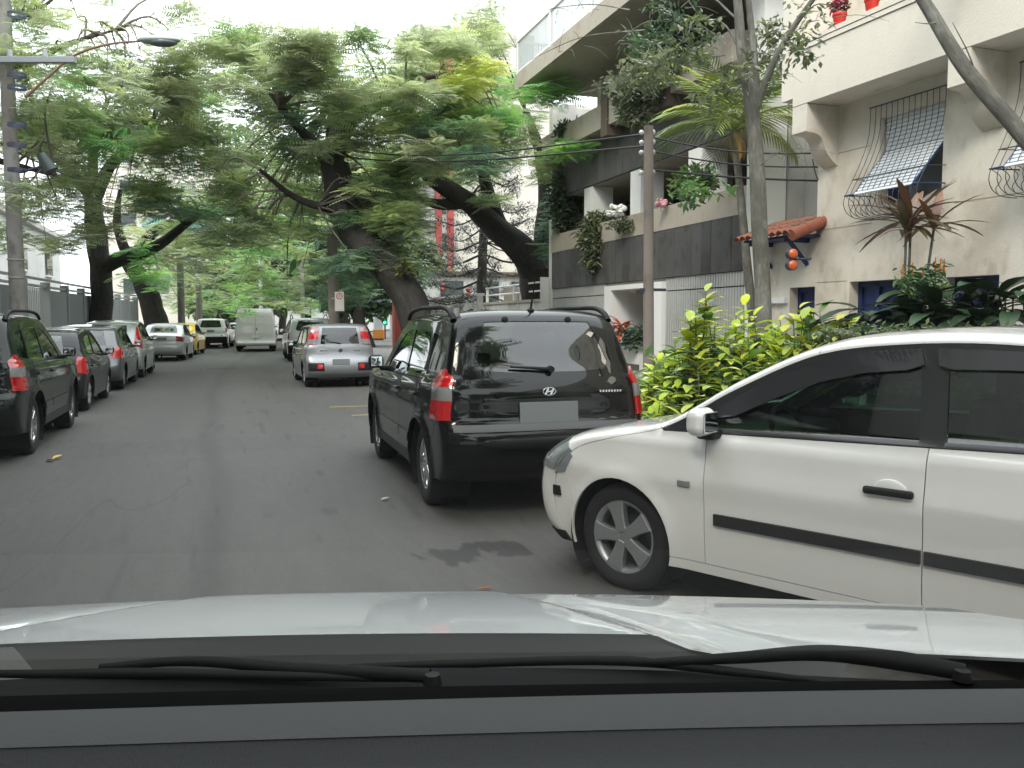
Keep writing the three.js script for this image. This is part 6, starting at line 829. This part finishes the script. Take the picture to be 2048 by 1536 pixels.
makeCar(sedanSpec, 'silver saloon with a flat boot and dark rear window, near the leafy leaning tree', 'car', [-2.28, 0, -37.7], ROAD - .07);
makeCar(taxiSpec, 'yellow taxi partly hidden ahead of the silver saloon', 'car', [-1.98, 0, -43.0], ROAD - .1);
makeCar(whiteSuv, 'white SUV with a black bumper skirt, parked beyond the yellow taxi', 'car', [-.62, 0, -52.6], ROAD - .12);
makeCar(farWhite, 'white hatchback just showing beyond the white SUV', 'car', [.95, 0, -59], ROAD - .2);
makeCar(vanSpec, 'off-white panel van with blank twin rear doors driving down the street', 'van', [1.5, 0, -47.2], ROAD - .06, undefined, 'van');
makeCar(utilitySuv, 'white estate with dark rear bumper and roof rails, ahead of the small silver hatchback', 'car', [3.1, 0, -35.6], ROAD - .01);
makeCar(unoSpec, 'small boxy silver hatchback with high tail lamps, parked ahead of the black SUV', 'car', [2.5, 0, -22.2], ROAD + .02);
makeCar(farSilver, 'silver hatchback in the kerb row beyond the white estate', 'car', [4.3, 0, -42], ROAD - .08);
makeCar(farDark, 'black hatchback with glowing red lamps beyond the van', 'car', [4.6, 0, -57.5], ROAD - .2);
makeCar({ ...farWhite, paint: carPaint(.3, .04, .03), bumperMat: carPaint(.3, .04, .03) }, 'red hatchback far down the kerb row', 'car', [6.2, 0, -49], ROAD - .15);
// ---------- our own car: bonnet, cowl, wipers, dashboard, windscreen ----------
{
  const own = thing('own_car', 'white bonnet, black wipers and grey dashboard in front of everything else', 'car', [0, 0, 0], YAW + .05), cx0 = -.24;
  own.updateMatrixWorld(); const L = (x, y, d) => own.worldToLocal(at(x, y, d));
  // bonnet: a crowned panel with a raised centre
  const xc = d => lerp(.5, .22, clamp((d - 1.12) / .95)), edge = x => .045 * (x * x) / .49;
  const top = (x, d) => { const u = x - cx0, a = Math.abs(u); let y = 1.163 - .2 * (d - 1.12) - .05 * (d - 1.12) ** 2 - .026 * a * a; const over = Math.max(0, d - 1.95 + .05 * a * a); y -= 1.1 * over * over; y += .016 * (1 - sstep(xc(d) - .015, xc(d) + .035, a)) * sstep(2.1, 1.7, d); y -= .012 * Math.exp(-(((a - xc(d) - .1) / .06) ** 2)) * sstep(2.05, 1.6, d); return y; };
  const grid = (x0, x1, d0, d1, nx, nd, f) => { const pos = [], idx = []; for (let j = 0; j <= nd; j++) for (let i = 0; i <= nx; i++) { const x = lerp(x0, x1, i / nx), [X, Y, Z] = f(x, lerp(0, 1, j / nd)); pos.push(X, Y, Z); if (i && j) { const q = j * (nx + 1) + i; idx.push(q - nx - 2, q - nx - 1, q, q - nx - 2, q, q - 1); } } const g = new THREE.BufferGeometry(); g.setAttribute('position', new THREE.Float32BufferAttribute(pos, 3)); g.setIndex(idx); g.computeVertexNormals(); return g; };
  const rearD = x => 1.13 - .06 * (x - cx0) ** 2, bonnetPaint = carPaint(.64, .665, .665, 0, .35);
  part('bonnet', grid(cx0 - .95, cx0 + 1.3, 0, 1, 120, 60, (x, t) => { const d = lerp(rearD(x), 2.45, t); return [x, top(x, d), -d]; }), bonnetPaint, own);
  part('bonnet_edge', grid(cx0 - .95, cx0 + 1.3, 0, 1, 80, 4, (x, t) => { const d = rearD(x); return [x, top(x, d) - .007 * t, -d - .006 * t]; }), bonnetPaint, own);
  const plastic = phys(.012, .0125, .013, .85, { specularIntensity: .25, bumpMap: grit, bumpScale: .001 }), wiperM = phys(.008, .0082, .0085, .6, { specularIntensity: .35 });
  part('cowl_panel', grid(cx0 - .95, cx0 + .95, 0, 1, 40, 10, (x, t) => { const d = lerp(1.0, 1.17, t) - .045 * (x - cx0) ** 2; return [x, lerp(1.157, 1.115, t) - .03 * (x - cx0) ** 2 - .012 * Math.sin(t * 9), -d]; }), plastic, own);
  // wipers
  const wiper = (pts, rad, blade, arm) => { const w = new THREE.Group(); w.name = 'wiper'; own.add(w); part('arm', tube(pts.map(p => L(...p)), rad, 8), wiperM, w); part('blade', tube(blade.map(p => L(...p)), [.004, .006, .007, .006, .004], 8), wiperM, w); part('pivot', new THREE.CylinderGeometry(.009, .012, .012, 16).translate(...L(...arm).toArray()), wiperM, w); };
  wiper([[1930, 1345, 1.04], [1800, 1322, 1.07], [1640, 1306, 1.1], [1470, 1316, 1.11], [1290, 1325, 1.11]], [.011, .013, .011, .008, .005], [[620, 1338, 1.13], [900, 1328, 1.13], [1250, 1322, 1.12], [1480, 1345, 1.1], [1640, 1362, 1.07]], [1925, 1350, 1.03]);
  wiper([[860, 1352, 1.05], [600, 1338, 1.08], [380, 1322, 1.09], [200, 1335, 1.09]], [.009, .009, .007, .005], [[-120, 1345, 1.09], [60, 1348, 1.09], [300, 1346, 1.08], [560, 1352, 1.07], [800, 1358, 1.06]], [865, 1358, 1.04]);
  // windscreen: laminated pane from the cowl up to the header, with its black border
  const wy = d => 1.164 + (.985 - d) * .8, screen = grid(cx0 - .9, cx0 + 1.0, 0, 1, 12, 12, (x, t) => { const d = lerp(.985, .12, t); return [x * lerp(1, .86, t), wy(d) - .0, -d + .022 * (x - cx0) ** 2]; });
  part('windscreen', screen, phys(.9, .94, .93, .0, { transmission: .994, thickness: 0, ior: 1.5 }), own);
  part('screen_border', grid(cx0 - .9, cx0 + 1.0, 0, 1, 24, 2, (x, t) => { const d = lerp(.992, .925, t); return [x, lerp(1.1625, 1.158, t), -d + .022 * (x - cx0) ** 2]; }), phys(.003, .003, .003, .9, { specularIntensity: .05 }), own);
  // dashboard
  const leather = texture(256, 256, (u, v) => fbm(u, v, 64, 2, 66), [14, 14], false), dashM = phys(.046, .047, .048, .75, { specularIntensity: .3, bumpMap: leather, bumpScale: .0005 }), dashDark = phys(.03, .031, .033, .75, { specularIntensity: .3, bumpMap: leather, bumpScale: .0005 });
  const dz = (x, d) => -d + .022 * (x - cx0) ** 2;
  const withUv = g => { const p = g.attributes.position, uv = new Float32Array(p.count * 2); for (let i = 0; i < p.count; i++) { uv[2 * i] = p.getX(i); uv[2 * i + 1] = p.getZ(i) + p.getY(i); } g.setAttribute('uv', new THREE.BufferAttribute(uv, 2)); return g; };
  part('dashboard_top', withUv(grid(cx0 - .9, cx0 + 1.0, 0, 1, 40, 14, (x, t) => { const d = lerp(.93, .78, t); return [x, 1.1755 + .034 * Math.sin(t * 1.57) + .004 * Math.sin(x * 2.2), dz(x, d)]; })), dashM, own);
  part('dashboard_pad', withUv(grid(cx0 - .9, cx0 + 1.0, 0, 1, 40, 12, (x, t) => { const d = lerp(.782, .5, t); return [x, 1.2093 - .011 * sstep(0, .04, t) - .03 * t - .25 * Math.max(0, t - .55) ** 2 + .004 * Math.sin(x * 2.2), dz(x, d)]; })), dashDark, own);
  part('footwell', box(cx0 - .8, cx0 + .8, .5, 1.1, -.9, -.45), mat(.01, .01, .01, .9), own);
  part('roof', rb(cx0 - .7, cx0 + .7, 1.86, 1.92, -.16, 1.7, .03, 2), mat(.4, .4, .38, .9), own); for (const s of [1, -1]) part('windscreen_pillar', bar([cx0 + s * .95, 1.14, -.9], [cx0 + s * .75, 1.87, -.1], .04, 8), plastic, own);
  shadows(own);
}
// ---------- litter on the road ----------
{ const r = rng(909), ly = phys(.6, .38, .02, .6, { side: THREE.DoubleSide }), lb = phys(.16, .07, .03, .8, { side: THREE.DoubleSide }), lp = phys(.4, .38, .33, .8, { side: THREE.DoubleSide });
  const drop = (x, y, m, label, s = 1, n = 1) => { const d = at(x, y, 1).sub(camera.position), k = -1.59 / d.y, p = camera.position.clone().addScaledVector(d, k), t = thing('fallen_leaf', label, 'leaf', [p.x, .012, p.z], r() * 6, undefined); for (let i = 0; i < n; i++) { const g = leafBlade(.12 * s, .07 * s, -.15, 4, .4).translate(i * .05 * s, .01 * i, i * .03); part('blade', g, m, t).rotation.y = i * 1.9; } shadows(t); };
  drop(95, 920, ly, 'bright yellow fallen leaf on the road near the dark SUV', 1.1, 2); drop(955, 1179, lb, 'brown dry leaf on the road just over the bonnet edge', .8, 1); drop(762, 1000, lp, 'pale scrap of leaf beside the rear wheel of the black SUV', .7);
}
renderer.render(scene, camera);
